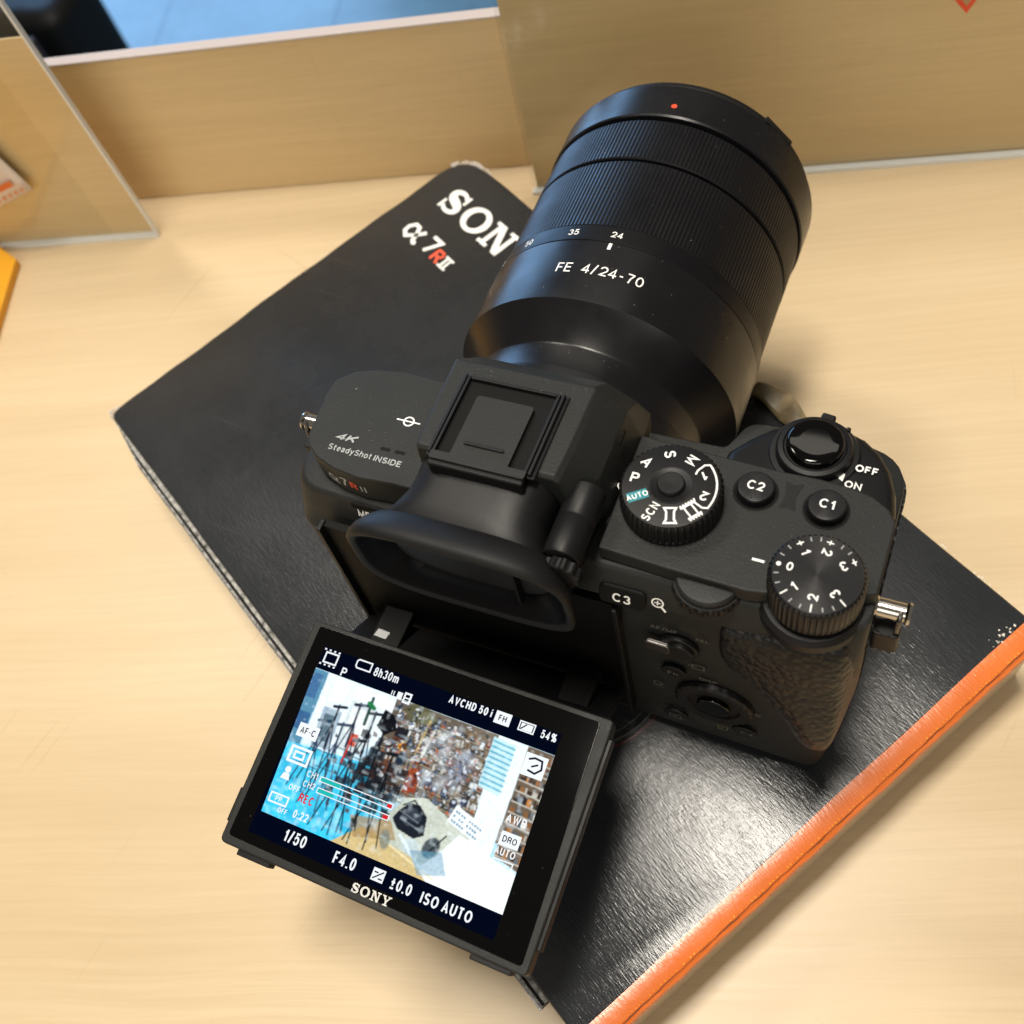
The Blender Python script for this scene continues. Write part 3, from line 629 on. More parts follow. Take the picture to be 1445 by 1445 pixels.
# ---- body shell
def bsec(z, xl, xr, yrl, yrr, rl=8, g=0, fy=38, gy=46, gx=43):
    return [(x, y, z) for x, y in fillet([(xl + g, yrl + g, rl), (18, (yrl + yrr) / 2 + g, 4), (xr - g, yrr + g, 5), (xr - g, gy - g, 11), (gx + g, gy - g, 5), (gx - 3, fy - g, 2), (xl + g, fy - 2 - g, 10)], 7)]
secs = [bsec(0, -49, 74.5, .5, -2, g=1.6), bsec(.5, -49, 74.5, .5, -2, g=.5), bsec(1.6, -49, 74.6, .5, -2.4), bsec(20, -50.5, 76, -.6, -3), bsec(45, -52.6, 77.4, -1, -3),
        bsec(55.6, -53.4, 77.6, -.8, -3), bsec(56.4, -53.9, 77.6, .2, -3), bsec(60.5, -53.4, 77.6, 1.5, -3), bsec(66.6, -52.4, 77.6, 2.7, -3), bsec(67.6, -51.9, 77.6, 2.95, -3, g=.15), bsec(68, -51.5, 77.4, 3.2, -2.7, g=.6)]
body = MB().loft(secs).build('body', 'paint', camr, angle=40)
# right deck with sloped rear shoulder
def deck(z, yr, g=0): return [(x, y, z) for x, y in fillet([(19, yr, 1), (77.6 - g, yr + .3, 4.2), (77.6 - g, 29, 6), (60, 30, 3), (19, 30, 1)], 6)]
MB().loft([deck(66.0, -3.02), deck(66.6, -3.0), deck(72.8, -.9), deck(73.6, -.4), deck(74.0, .3, .4)]).build('shoulder', 'paint', camr, angle=35)
# grip top
gp = [(41.0, 27.0), (41.8, 32.3), (45.4, 37.2), (49.0, 41.0), (52.6, 43.4), (57.9, 45.4), (63.5, 44.6), (68.0, 43.0), (71.7, 39.9), (74.4, 36.0), (76.3, 31.0), (77.2, 26.0), (77, 20), (60, 18), (44, 20)]
def gs(z, k, lift=0):
    cx, cy = 60, 24; return [(cx + (x - cx) * k, cy + (y - cy) * k, z - .08 * max(0, y - 28)) for x, y in gp]
MB().loft([gs(63, 1.02), gs(70, 1.015), gs(73.4, 1.0), gs(75.0, .975), gs(76.0, .93), gs(76.4, .87), gs(76.5, .6)]).build('grip_top', 'satin', camr, angle=60)
# right top plate with notch for the exposure dial and a cut for the rear wheel
pl = [(24.4, .9), (39.0, .1), (54.5, -.3), (57.6, .2), (75.4, 5.2)]
pl += [(77.4, 6.0), (77.5, 22.0), (75.6, 24.6), (72.1, 26.7), (67.6, 27.7), (61.7, 28.1), (52.9, 27.9), (38.8, 28.4), (24.3, 29.2)]
plate = MB().prism(pl, 74.25, 78.4).build('top_plate', 'paint', camr, bevel=.45)
MB().prism([(25, .9), (39, .6), (54, .4), (75, 5.8), (76.8, 7), (77, 22), (61, 27), (25, 28)], 73.6, 74.3).build('seam', 'dark', camr)
# left top plate
lp = [(-24.0, 4.0), (-31.8, 3.4), (-38.4, 4.2), (-43.8, 6.1), (-47.0, 8.6), (-48.2, 11.2), (-49.4, 23.2), (-48.9, 27.0), (-45.6, 30.2), (-40.7, 32.1), (-33.6, 33.2), (-24.4, 32.9), (-14, 32), (-14, 4)]
lplate = MB().prism(lp, 68.1, 77).build('left_top_plate', 'paint', camr, bevel=.5)
# round rubber seal dots: two speaker slots
def slot(cx, cy, l, wd_, z): return MB().prism(fillet([(cx - l / 2, cy - wd_ / 2, wd_ * .5), (cx + l / 2, cy - wd_ / 2, wd_ * .5), (cx + l / 2, cy + wd_ / 2, wd_ * .5), (cx - l / 2, cy + wd_ / 2, wd_ * .5)], 5), z - .3, z + .02)
for cx_2 in (-28.9, -25.3): slot(cx_2, 11.9, 2.5, .9, 77.0).build('speaker_slot', 'dark', lplate)
pr = Print(lambda x, y, l: (x, y, 77.0 + l))
pr.add(stroke2d(circle(0, 0, 1.15, 24), .38, True), (-26.9, 20.2)); pr.add(rect2d(-3.0, -.17, -1.25, .17), (-26.9, 20.2)); pr.add(rect2d(1.25, -.17, 2.8, .17), (-26.9, 20.2)); pr.add(rect2d(-.98, -.17, .98, .17), (-26.9, 20.2))
pr.build('focal_plane_mark', 'white', lplate)
pr = Print(lambda x, y, l: (x, y, 77.0 + l))
pr.add(text2d('SteadyShot', 2.15, .03, .98), (-36.5, 9.3), -.01); pr.add(text2d('INSIDE', 2.15, .09, 1.12), (-27.1, 9.1), -.01)
pr.add(text2d('4K', 2.6, .24, 1.75, .45), (-38.9, 12.4))
pr.build('printed_lettering', M['grey'], lplate)
def side_y(x):
    P_ = [(-47.0, 8.6), (-43.8, 6.1), (-38.4, 4.2), (-31.8, 3.4), (-24, 4.0)]
    for (x0, y0), (x1, y1) in zip(P_, P_[1:]):
        if x <= x1: return y0 + (y1 - y0) * (x - x0) / (x1 - x0)
    return 4.0
sidem = lambda x, y, l: (x, side_y(x) - l - .06, 72.4 + y)
pr = Print(sidem); pr.add(text2d('α', 4.6, .06, 1.1), (-39.9, 0)); pr.add(text2d('7', 4.4, .06, 1.0), (-36.7, .1)); pr.add(text2d('I', 3.2, .1), (-32.2, -.1)); pr.add(text2d('I', 3.2, .1), (-31.2, -.1)); pr.build('printed_lettering', 'grey', lplate)
pr = Print(sidem); pr.add(text2d('R', 3.4, .1), (-34.3, -.1)); pr.build('printed_letter', 'red', lplate)
# MENU button and print on the rear edge
pr = Print(lambda x, y, l: (x, 1.40 - l - .06 + y * .2 - (x + 32) * .045, 64.5 + y)); pr.add(text2d('MENU', 3.1, .12, .82), (-31.2, 0)); pr.build('printed_lettering', 'white', body)
MB().prism(fillet([(-36, 62.6 + 1.8, 1), (-27, 64.4, 1), (-27, 66.8, 1), (-36, 66.8, 1)]), -.4, .0).map(lambda x, y, z: (x, 1.75 - z, y + 1.0)).build('menu_button', 'satin', camr, bevel=.2)

# ---- lens (axis along +y at x=0, z=44.6)
ZA = 44.6
lens = MB().lathe([(31.5, 37.9), (31.5, 44), (30.4, 44.6), (30.0, 51.2), (30.2, 51.9), (35.9, 59.0), (36.45, 59.6), (36.5, 60.6), (36.5, 78.1), (36.2, 78.4)], (0, 0, ZA), 'y', 160).build('lens_barrel', 'lens', camr, angle=25)
MB().lathe([(35.6, 78.2), (36.1, 78.5), (36.3, 78.8), (36.3, 83.5), (36.0, 83.9)], (0, 0, ZA), 'y', 160).build('scale_ring', 'ring', camr, angle=30)
def knurl(y0, y1, r, name):
    n = 424; prof = [(r - 1.2, y0), (r - .25, y0 + .15), (r, y0 + .5), (r, y1 - .5), (r - .25, y1 - .15), (r - 1.2, y1)]
    return MB().lathe(prof, (0, 0, ZA), 'y', n, teeth=((2, 3), .12, 2)).build(name, 'ring', camr, angle=20)
knurl(83.8, 107.2, 35.8, 'zoom_ring'); 
MB().lathe([(34.8, 107.1), (34.8, 107.9)], (0, 0, ZA), 'y', 96).build('ring_gap', 'dark', camr)
knurl(107.8, 122.6, 35.9, 'focus_ring')
MB().lathe([(34.6, 122.5), (34.8, 122.6), (34.8, 123.4), (36.3, 123.5), (36.6, 124.0), (36.7, 134.8), (36.3, 135.4), (35.6, 135.5), (35.5, 136.3), (35.3, 136.4)], (0, 0, ZA), 'y', 160).build('front_ring', 'lens', camr, angle=30)
cap_ = MB().lathe([(33.9, 136.2), (34.9, 136.4), (35.3, 136.9), (35.3, 138.0), (34.8, 138.4), (20, 138.5)], (0, 0, ZA), 'y', 128).build('lens_cap', 'satin', camr, angle=30)
MB().box(-5, 5, 136.5, 138.6, ZA + 34.4, ZA + 35.6).map(lambda x, y, z: ((x) * math.cos(.82) + (z - ZA) * math.sin(.82), y, ZA + (z - ZA) * math.cos(.82) - x * math.sin(.82))).build('cap_latch', 'satin', cap_, bevel=.3)
def cylmap(r): return lambda a, y, l: ((r + l) * math.sin(a / r), y, ZA + (r + l) * math.cos(a / r))
def onlens(shape, deg, y, r, name, mat, par, scale=1.0):
    pr = Print(cylmap(r)); pr.add(shape, (math.radians(deg) * r, y), 0, scale); return pr.build(name, mat, par)
R_ = 36.5
pr = Print(cylmap(R_))
def spaced(s_, size, deg0, deg1, y, r, pr, bold=.0, shear=0):
    n = len(s_)
    for i, ch in enumerate(s_):
        if ch == ' ': continue
        pr.add(text2d(ch, size, bold, 1, shear, res=4), (math.radians(deg0 + (deg1 - deg0) * i / (n - 1)) * r, y))
spaced('FE 4/24-70', 4.0, -13.7, 17.3, 69.2, R_, pr, -.02)
pr.add(rect2d(-.42, -1.0, .42, 1.0), (math.radians(1.7) * R_, 77.0))
pr.build('printed_lettering', 'white', lens)
pr = Print(cylmap(36.3))
for s_, d in (('24', 2.4), ('35', -15.1), ('50', -37.4), ('70', -58)): pr.add(text2d(s_, 2.55, .03, 1.05), (math.radians(d) * 36.3, 81.1))
pr.build('printed_lettering', 'white', camr)
pr = Print(cylmap(36.66)); pr.add(disc2d(0, 0, .75), (math.radians(1.9) * 36.6, 127.3)); pr.build('alignment_dot', 'red', camr)
pr = Print(cylmap(30.1)); pr.add(text2d('Vario-Tessar  T*', 2.3, .0), (3.6, 46.6)); pr.build('printed_lettering', 'grey', lens)

# ---- viewfinder hump
def hs(y, hw, zt, hb=24.6, zs=86.5, xs=None, lb=-17.2):
    xs = xs or hw + 6.3
    return [(x, y, z) for x, z in ((lb, 72), (lb, 77), (-hw - .5, zs), (-hw, zt - .6), (-hw + .5, zt), (hw, zt), (hw + 1.2, zt - .9), (xs, zs), (hb, 77), (hb, 72))]
hump = MB().loft([hs(5.5, 14.6, 91.6, 21.2, 82, 18.5, -15.5), hs(6.3, 15.0, 92.3, 21.6, 83, 19.0, -16), hs(12, 15.4, 92.4, 23.6, 86), hs(28.4, 15.7, 92.4), hs(29.0, 15.4, 91.9, 24.7, 86), hs(36, 15.0, 84.5, 24.0, 80)]).build('viewfinder_hump', 'paint', camr, bevel=.35, angle=24)
mb = slot(0, 0, 3.8, .9, 0).map(lambda x, y, z: (23.05 + z * .9 + y * .16, 22.3 + x, 86.1 + z * .3 - y * .95)); mb.build('microphone_slot', 'dark', hump)
mb = slot(0, 0, 3.8, .9, 0).map(lambda x, y, z: (-15.9 - z * .9 - y * .16, 22.3 + x, 86.1 + z * .3 - y * .95)); mb.build('microphone_slot', 'dark', hump)
# rear housing flowing into the eyecup
def es(y, hw, zt, zb, p=3.2, n=56, cx=-1.0, dz=0):
    out = []; cz = (zt + zb) / 2; hz = (zt - zb) / 2
    for i in range(n):
        a = 2 * PI * i / n; c, s_ = math.cos(a), math.sin(a)
        out.append((cx + hw * math.copysign(abs(c) ** (2 / p), c), y - dz * (s_), cz + hz * math.copysign(abs(s_) ** (2 / p), s_)))
    return out
MB().loft([es(6, 15.5, 91.2, 62, 4, cx=0), es(2.5, 15.3, 90.9, 62, 4, cx=0), es(-1, 15.6, 90.2, 61, 3.8, cx=-.3), es(-4.5, 17.6, 89.4, 60.2, 3.4, cx=-.8), es(-6.8, 20.0, 88.7, 59.6, 3.2, dz=.5, cx=-1), es(-7.4, 20.3, 88.4, 59.6, 3.2, dz=.5, cx=-1)]).build('eyepiece_housing', 'satin', camr, angle=50)
cup = MB().loft([es(-7.0, 20.9, 89.0, 60.0, 3.6, dz=.8), es(-7.6, 21.4, 89.5, 59.6, 3.6, dz=.9), es(-9.0, 22.7, 90.4, 58.6, 3.5, dz=1.2), es(-10.4, 23.8, 90.9, 57.8, 3.4, dz=1.5), es(-11.6, 24.3, 91.1, 57.4, 3.3, dz=1.8), es(-12.7, 24.3, 90.8, 57.6, 3.3, dz=2.0),
                 es(-13.0, 23.9, 90.2, 58.2, 3.3, dz=2.1), es(-12.8, 23.0, 89.2, 59.2, 3.2, dz=2.0), es(-12.4, 22.6, 88.8, 59.8, 3.2, dz=1.9)], False, False).build('eyecup', 'rubber', camr, angle=60)
MB().loft([es(-12.4, 22.6, 88.8, 59.8, 3.2, dz=1.9), es(-11.6, 21.8, 88.0, 60.8, 3.1, dz=1.6), es(-10.4, 20.8, 86.8, 62, 3.1, dz=1.2), es(-8.8, 18.0, 85.2, 64, 3.1, dz=.6), es(-6.2, 16.8, 84.2, 65.2, 3.2, dz=0)], False, True).build('eyecup_lining', Mat('soft_black_lining', (.0008, .0012, .003), .40, 0, .08).m, cup, angle=60)
MB().prism(fillet([(-12, 66.5, 3), (10, 66.5, 3), (10, 81, 3), (-12, 81, 3)]), 0, .6).map(lambda x, y, z: (x, -6.3 - z, y)).build('eyepiece_glass', 'gloss', camr, bevel=.2)
for x0 in (9,): MB().box(x0, x0 + .7, -9.2, -6.3, 64, 84).build('eyepiece_rib', 'dark', cup, bevel=.2)
# hot shoe and its cover
sh = MB().box(-11.6, 11.8, 3.9, 24.6, 92.2, 92.9).build('accessory_shoe', 'satin', camr, bevel=.25)
for sx in (-1, 1): MB().box(sx * 10.75 - .35, sx * 10.75 + .35, 4.2, 24.2, 92.9, 94.0).build('shoe_rail', 'satin', sh, bevel=.2)
cv = MB().box(-10.2, -9.5, 2.9, 23.9, 92.9, 94.05).box(9.5, 10.2, 2.9, 23.9, 92.9, 94.05).box(-9.45, 9.45, 23.2, 23.9, 92.9, 94.04)
shoe = cv.build('shoe_cover', 'satin', camr, bevel=.2)
MB().box(-9.9, 9.9, 3.2, 23.6, 92.4, 93.05).build('cover_channel', 'dark', shoe)
MB().prism(fillet([(-10.2, 2.7, .6), (10.2, 2.7, .6), (10.2, 4.6, .2), (6.2, 4.6, .2), (6.2, 19.4, .8), (-6.2, 19.4, .8), (-6.2, 4.6, .2), (-10.2, 4.6, .2)], 3), 93.06, 94.2).build('cover_tongue', 'paint', shoe, bevel=.25)
MB().box(-10.2, 10.2, 1.6, 3.0, 90.2, 93.6).build('cover_lip', 'satin', shoe, bevel=.5)
MB().prism(fillet([(-4.3, 7.2, .3), (4.3, 7.2, .3), (4.3, 7.9, .3), (-4.3, 7.9, .3)]), 94.15, 94.7).build('cover_ridge', 'satin', shoe, bevel=.12)
# dioptre housing and ribbed wheel
MB().lathe([(2.6, -7.2), (3.6, -6.8), (3.9, -6), (3.9, 1.6), (3.7, 1.9), (3.9, 2.2), (3.9, 9.2), (3.2, 10), (1.5, 10.4)], (20.0, 0, 84.0), 'y', 48).build('dioptre_housing', 'satin', camr, angle=35)
MB().box(17, 22, -6, 9, 74, 84).build('dioptre_bracket', 'satin', camr, bevel=1)
MB().lathe([(2.0, -10.3), (3.3, -10.1), (3.5, -9.8), (3.5, -7.8), (3.0, -7.5)], (21.0, 0, 83.4), 'y', 44, teeth=((1, 2, 3), .45, 4)).build('dioptre_wheel', 'satin', camr, angle=20)

# ---- dials and buttons
def dial(cx, cy, z0, z1, r, name, n=180, per=5, depth=-.35, mat='satin'):
    prof = [(r - .5, z0), (r - .1, z0 + .3), (r, z0 + .6), (r, z1 - .9), (r - .25, z1 - .45), (r - .7, z1 - .1), (r - 1.0, z1)]
    return MB().lathe(prof, (cx, cy, 0), 'z', n, teeth=((2, 3, 4), depth, per)).build(name, mat, camr, angle=25, origin=(cx, cy, 0))
MX, MY, MZ = 35.3, 14.8, 84.7
mb = MB().lathe([(9.0, 78.3), (9.2, 79.0)], (MX, MY, 0), 'z', 64).build('dial_foot', 'dark', camr)
md = dial(MX, MY, 78.8, MZ, 10.3, 'mode_dial', 200, 4)
MB().lathe([(4.35, MZ + .02), (4.3, MZ + .12), (3.9, MZ + .12), (3.75, MZ + .03)], (MX, MY, 0), 'z', 48).build('button_rim', 'satin', md, origin=(MX, MY, 0))
MB().lathe([(2.75, MZ + .02), (2.75, MZ + .7), (2.5, MZ + 1.0), (1.6, MZ + 1.0), (.3, MZ + .9)], (MX, MY, 0), 'z', 40).build('lock_button', 'satin', md, origin=(MX, MY, 0), angle=40)
MZP = MZ
def radial(pr, shape, deg, r, cx, cy, twist=0): pr.add(shape, (cx + r * math.cos(math.radians(deg)), cy + r * math.sin(math.radians(deg))), math.radians(deg + 180 + twist))
top = lambda z: (lambda x, y, l: (x, y, z + l))
pr = Print(top(MZ))
for s_, d, r, sz in (('P', -179, 7.3, 3.2), ('A', 147, 7.3, 3.2), ('S', 108, 7.3, 3.2), ('M', 71, 7.1, 3.1), ('1', 34, 6.9, 2.9), ('2', -6, 7.0, 2.9)):
    radial(pr, text2d(s_, sz, .11, 1.05), d, r, MX, MY)
radial(pr, text2d('SCN', 2.55, .08, .9), -106, 7.1, MX, MY); radial(pr, text2d('AUTO', 1.75, .06, .98), -144, 6.9, MX, MY)
# bracket round 1 and 2
o1 = arc(MX, MY, 9.1, 9.1, 48, -21, 20); o2 = arc(MX, MY, 5.3, 5.3, -21, 48, 14)
br = o1 + [(MX + 8.0 * math.cos(math.radians(-23.5)), MY + 8.0 * math.sin(math.radians(-23.5)))]
def pol(r, d): return (MX + r * math.cos(math.radians(d)), MY + r * math.sin(math.radians(d)))
pr.add(stroke2d([pol(5.4, 43)] + [pol(6.2, 49), pol(8.0, 51)] + arc(MX, MY, 8.9, 8.9, 47, -21, 20) + [pol(8.0, -25), pol(6.2, -25), pol(5.4, -19)], .38))
# film frame
film = [rect2d(-1.5, 1.15, 1.5, 1.75), rect2d(-1.5, -1.75, 1.5, -1.15), rect2d(-1.0, -1.2, -.65, 1.2), rect2d(.65, -1.2, 1.0, 1.2)] + [rect2d(-1.4 + .62 * k, 1.75, -1.1 + .62 * k, 2.05) for k in range(5)] + [rect2d(-1.4 + .62 * k, -2.05, -1.1 + .62 * k, -1.75) for k in range(5)]
for s_ in film: radial(pr, s_, -40, 7.1, MX, MY, 90)
pan = [(-1.7, 1.15), (-.85, .75), (.85, .75), (1.7, 1.15), (1.7, -1.15), (.85, -.75), (-.85, -.75), (-1.7, -1.15)]
radial(pr, stroke2d(pan, .42, True), -74, 7.0, MX, MY, 0)
pr.build('printed_lettering', 'white', md, origin=(MX, MY, 0))
pr = Print(lambda x, y, l: (x, y, MZ + .012))
v_, f_ = [(-2.0, -1.1), (2.15, -1.05), (2.15, 1.05), (-2.0, 1.1)], [(0, 1, 2, 3)]
radial(pr, (v_, f_), -144, 6.9, MX, MY); pr.build('auto_patch', 'teal', md, origin=(MX, MY, 0))
EX, EY, EZ = 66.4, 4.1, 83.5
MB().lathe([(9.9, 70.5), (10.2, 71.0), (10.2, 73.2), (9.4, 74.4), (8.0, 74.6)], (EX - .2, EY, 0), 'z', 64).build('dial_collar', 'satin', camr, angle=30)
MB().lathe([(8.2, 74), (8.2, 76.2)], (EX, EY, 0), 'z', 48).build('dial_foot', 'dark', camr)
ed = MB().lathe([(8.2, 75.8), (8.9, 76.1), (9.0, 76.5), (9.0, 82.5), (8.75, 83.1), (8.3, 83.4), (8.2, EZ)], (EX, EY, 0), 'z', 200, teeth=((2, 3, 4), -.3, 4)).build('exposure_dial', 'spun', camr, angle=25, origin=(EX, EY, 0))
pr = Print(top(EZ))
radial(pr, text2d('0', 2.5, .07), 178, 5.1, EX, EY); pr.add(disc2d(0, 0, .45), (EX - 7.2, EY + .2))
for s_, d in (('1', 128), ('2', 83), ('3', 35)):
    radial(pr, text2d(s_, 2.7, .07), d, 5.0, EX, EY); radial(pr, text2d('+', 2.5, .0), d + 1, 7.1, EX, EY)
for s_, d in (('1', -133), ('2', -86), ('3', -39)):
    radial(pr, text2d(s_, 2.7, .07), d, 5.0, EX, EY); radial(pr, rect2d(-.8, -.13, .8, .13), d, 7.2, EX, EY)
pr.build('printed_lettering', 'white', ed, origin=(EX, EY, 0))
pr = Print(top(EZ))
for d in (162, 146, 112, 98, 66, 52, -166, -150, -117, -101, -70, -55): radial(pr, rect2d(-.45, -.11, .45, .11), d, 7.4, EX, EY)
pr.build('scale_ticks', 'grey', ed, origin=(EX, EY, 0))
pr = Print(top(78.4)); pr.add(rect2d(-1.2, -.28, 1.2, .28), (54.9, 6.7), -.02); pr.build('index_mark', 'white', plate)
pr = Print(top(78.4)); pr.add(rect2d(-1.0, -.28, 1.0, .28), (24.0, 15.4), -.9); pr.build('index_mark', 'white', plate)
for nm, bxc, byc in (('C2', 50.4, 21.7), ('C1', 64.4, 21.2)):
    MB().lathe([(4.55, 78.3), (4.5, 78.48), (4.1, 78.50), (3.95, 78.42)], (bxc, byc, 0), 'z', 48).build('button_rim', 'dark', camr, angle=30)
    b = MB().lathe([(3.7, 78.3), (3.7, 80.1), (3.45, 80.45), (2.8, 80.5), (.3, 80.42)], (bxc, byc, 0), 'z', 48).build('custom_button', 'spun', camr, angle=35, origin=(bxc, byc, 0))
    pr = Print(top(80.5)); pr.add(text2d(nm, 2.9, .07, 1.0), (bxc, byc + .1), -.02); pr.build('printed_lettering', 'white', b, origin=(bxc, byc, 0))
hg = fillet([(55.5, 19.0, .2), (57.2, 19.8, 2), (58.9, 19.0, .2), (58.2, 22.3, 3), (59.1, 25.8, .2), (57.3, 25.1, 2), (55.4, 25.8, .2), (56.2, 22.3, 3)], 3)
MB().prism(hg, 78.0, 78.46).build('grip_emblem', 'satin', plate, bevel=.08)
# shutter release
SX, SY = 58.8, 35.6
MB().lathe([(9.3, 74.3), (9.3, 75.4), (8.8, 76.1), (7.8, 76.2)], (SX, SY, 0), 'z', 64).build('lever_base', 'satin', camr, angle=35)
lv = MB().lathe([(7.7, 75.8), (7.7, 77.6), (7.3, 78.3), (6.4, 78.5), (6.0, 78.2)], (SX, SY, 0), 'z', 64).build('power_lever', 'satin', camr, angle=35)
MB().box(-1.5, 1.5, 6.4, 9.6, 75.2, 77.4).map(lambda x, y, z: (SX + x * .98 + y * .12 - .2, SY + y * .98 - x * .12, z)).build('lever_tab', 'satin', lv, bevel=.5)
for k in range(5): MB().box(-4.4 + 2.1 * k, -3.4 + 2.1 * k, 8.4 - .35 * abs(k - 2), 9.3 - .35 * abs(k - 2), 75.0, 76.6).map(lambda x, y, z: (SX + x + .8, SY + y - 1.0, z)).build('lever_rib', 'satin', lv, bevel=.3)
MB().lathe([(5.7, 78.0), (5.7, 79.6), (5.4, 80.05), (4.9, 80.2), (3.0, 80.22), (.3, 80.22)], (SX, SY, 0), 'z', 64).build('shutter_button', 'gloss', camr, angle=50)
pr = Print(top(76.25)); pr.add(([(0.3, 1.2), (1.3, .5), (1.1, -1.2), (.3, -.8)], [(0, 1, 2, 3)]), (64.6, 31.2)); pr.add(text2d('OFF', 2.35, .11, 1.1), (69.6, 33.9), -.03); pr.add(text2d('ON', 2.35, .11, 1.1), (67.9, 29.6), -.03)
pr.build('printed_lettering', 'white', camr)
# rear wheel
MB().lathe([(6.6, 71.6), (7.2, 71.9), (7.3, 72.2), (7.3, 74.0), (6.9, 74.3)], (46.5, 2.2, 0), 'z', 132, teeth=((1, 2, 3), -.5, 6)).build('rear_wheel', 'satin', camr, angle=20)
MB().lathe([(6.5, 74.2), (6.5, 75.6), (6.1, 76.1), (5.0, 76.3)], (46.5, 2.2, 0), 'z', 72).build('wheel_cap', 'paint', camr, angle=35)
# sloping rear shoulder print: point on the chamfer from (y -.9, z 72.8) to (y -3, z 66.6)
def cham(x, t, l): return (x, -3 + t * 2.1 / 6.545 - l * .947, 66.6 + t * 6.2 / 6.545 - l * .32)
MB().prism(fillet([(25.0, -1.1, 1.4), (35.0, -1.1, 1.4), (35.0, 3.6, 1.4), (25.0, 3.6, 1.4)], 5), 0, .9).map(lambda x, y, z: cham(x, y, z)).build('custom_button', 'dark', camr, bevel=.35)
pr = Print(lambda x, y, l: cham(x, y, l + .9)); pr.add(text2d('C3', 3.3, .09), (29.9, 1.15)); pr.build('printed_lettering', 'white', camr)
pr = Print(lambda x, y, l: cham(x, y, l + .05)); pr.add(stroke2d(circle(0, 0, 1.15, 22), .34, True), (37.3, 1.5)); pr.add(stroke2d([(.8, -.85), (1.8, -2.0)], .5), (37.3, 1.5)); pr.add(rect2d(-.65, -.13, .65, .13), (37.3, 1.5)); pr.add(rect2d(-.13, -.65, .13, .65), (37.3, 1.5))
pr.build('magnify_mark', 'white', camr)
# rear controls
back = lambda x, y, l: (x, -3.02 - l, y)
def rb(cx, cz, rx, rz, t, name, mat='satin', bev=.35):
    return MB().prism([(cx + rx * math.cos(2 * PI * i / 28), cz + rz * math.sin(2 * PI * i / 28)) for i in range(28)], 0, t).map(lambda x, y, z: (x, -2.9 - z, y)).build(name, mat, camr, bevel=bev)
rb(41.4, 51.5, 4.4, 4.4, 1.2, 'focus_lever_base'); rb(42.0, 51.8, 2.9, 2.9, 2.2, 'focus_button')
MB().prism(fillet([(34.0, 50.2, 1), (40, 49.8, 1), (40, 53.6, 1), (34.4, 54.0, 1)]), 1.0, 2.3).map(lambda x, y, z: (x, -2.9 - z, y)).build('focus_lever', 'steel', camr, bevel=.4)
rb(39.8, 38.3, 2.9, 2.4, 1.0, 'function_button'); rb(39.6, 13.0, 3.0, 2.3, 1.0, 'playback_button'); rb(56.2, 14.8, 3.0, 2.3, 1.0, 'custom_button')
MB().lathe([(9.2, 2.8), (9.2, 3.9), (8.6, 4.4), (6.2, 4.2), (6.0, 3.6)], (0, 0, 0), 'z', 96, teeth=((1, 2), -.25, 4)).map(lambda x, y, z: (49.0 + x, -z, 26.0 + y)).build('control_wheel', 'satin', camr, angle=30)
rb(49.0, 26.0, 3.9, 3.9, 1.9, 'centre_button', 'gloss')
for s_, x, z, sz, mt in (('AF/MF', 38.2, 57.6, 2.1, 'dimgrey'), ('AEL', 46.4, 57.0, 1.8, 'dimgrey'), ('Fn', 39.8, 38.4, 2.4, 'dimgrey'), ('DISP', 47.6, 37.2, 2.0, 'dimgrey'), ('ISO', 58.0, 25.8, 2.2, 'dimgrey'), ('C4', 57.0, 15.2, 2.5, 'dimgrey')):
    pr = Print(lambda x_, y_, l: (x_, -3.05 - l - (1.02 if s_ in ('Fn', 'C4') else 0), y_)); pr.add(text2d(s_, sz, .05), (x, z)); pr.build('printed_lettering', mt, camr)
pr = Print(back)
pr.add(stroke2d([(-1.3, -1), (1.3, -1), (1.3, 1), (-1.3, 1)], .3, True), (45.4, 42.8)); pr.add(stroke2d([(-2.2, .2), (-.4, .2)], .3), (45.4, 42.8))
pr.add(stroke2d(circle(0, 0, 1.0, 16), .3, True), (35.6, 27.8)); pr.add(stroke2d([(-1.3, -1.8), (0, -1.5), (1.3, -1.8)], .3), (35.6, 27.8))
pr.build('control_marks', 'dimgrey', camr)
pr = Print(lambda x, y, l: (x, -4.05 - l, y)); pr.add(stroke2d([(-1.4, -1), (1.4, -1), (1.4, 1), (-1.4, 1)], .28, True), (39.6, 13.0)); pr.add(([(-.5, -.55), (.7, 0), (-.5, .55)], [(0, 1, 2)]), (39.6, 13.0)); pr.build('control_marks', 'dimgrey', camr)
pr = Print(back); pr.add(stroke2d([(-1.2, 1), (-.9, -1.2), (.9, -1.2), (1.2, 1)], .28), (50.9, 11.6)); pr.add(rect2d(-1.5, .95, 1.5, 1.2), (50.9, 11.6)); pr.add(rect2d(-.3, -.8, -.05, .7), (50.9, 11.6)); pr.build('control_marks', Mat('olive_print', (.10, .095, .04), .5).m, camr)
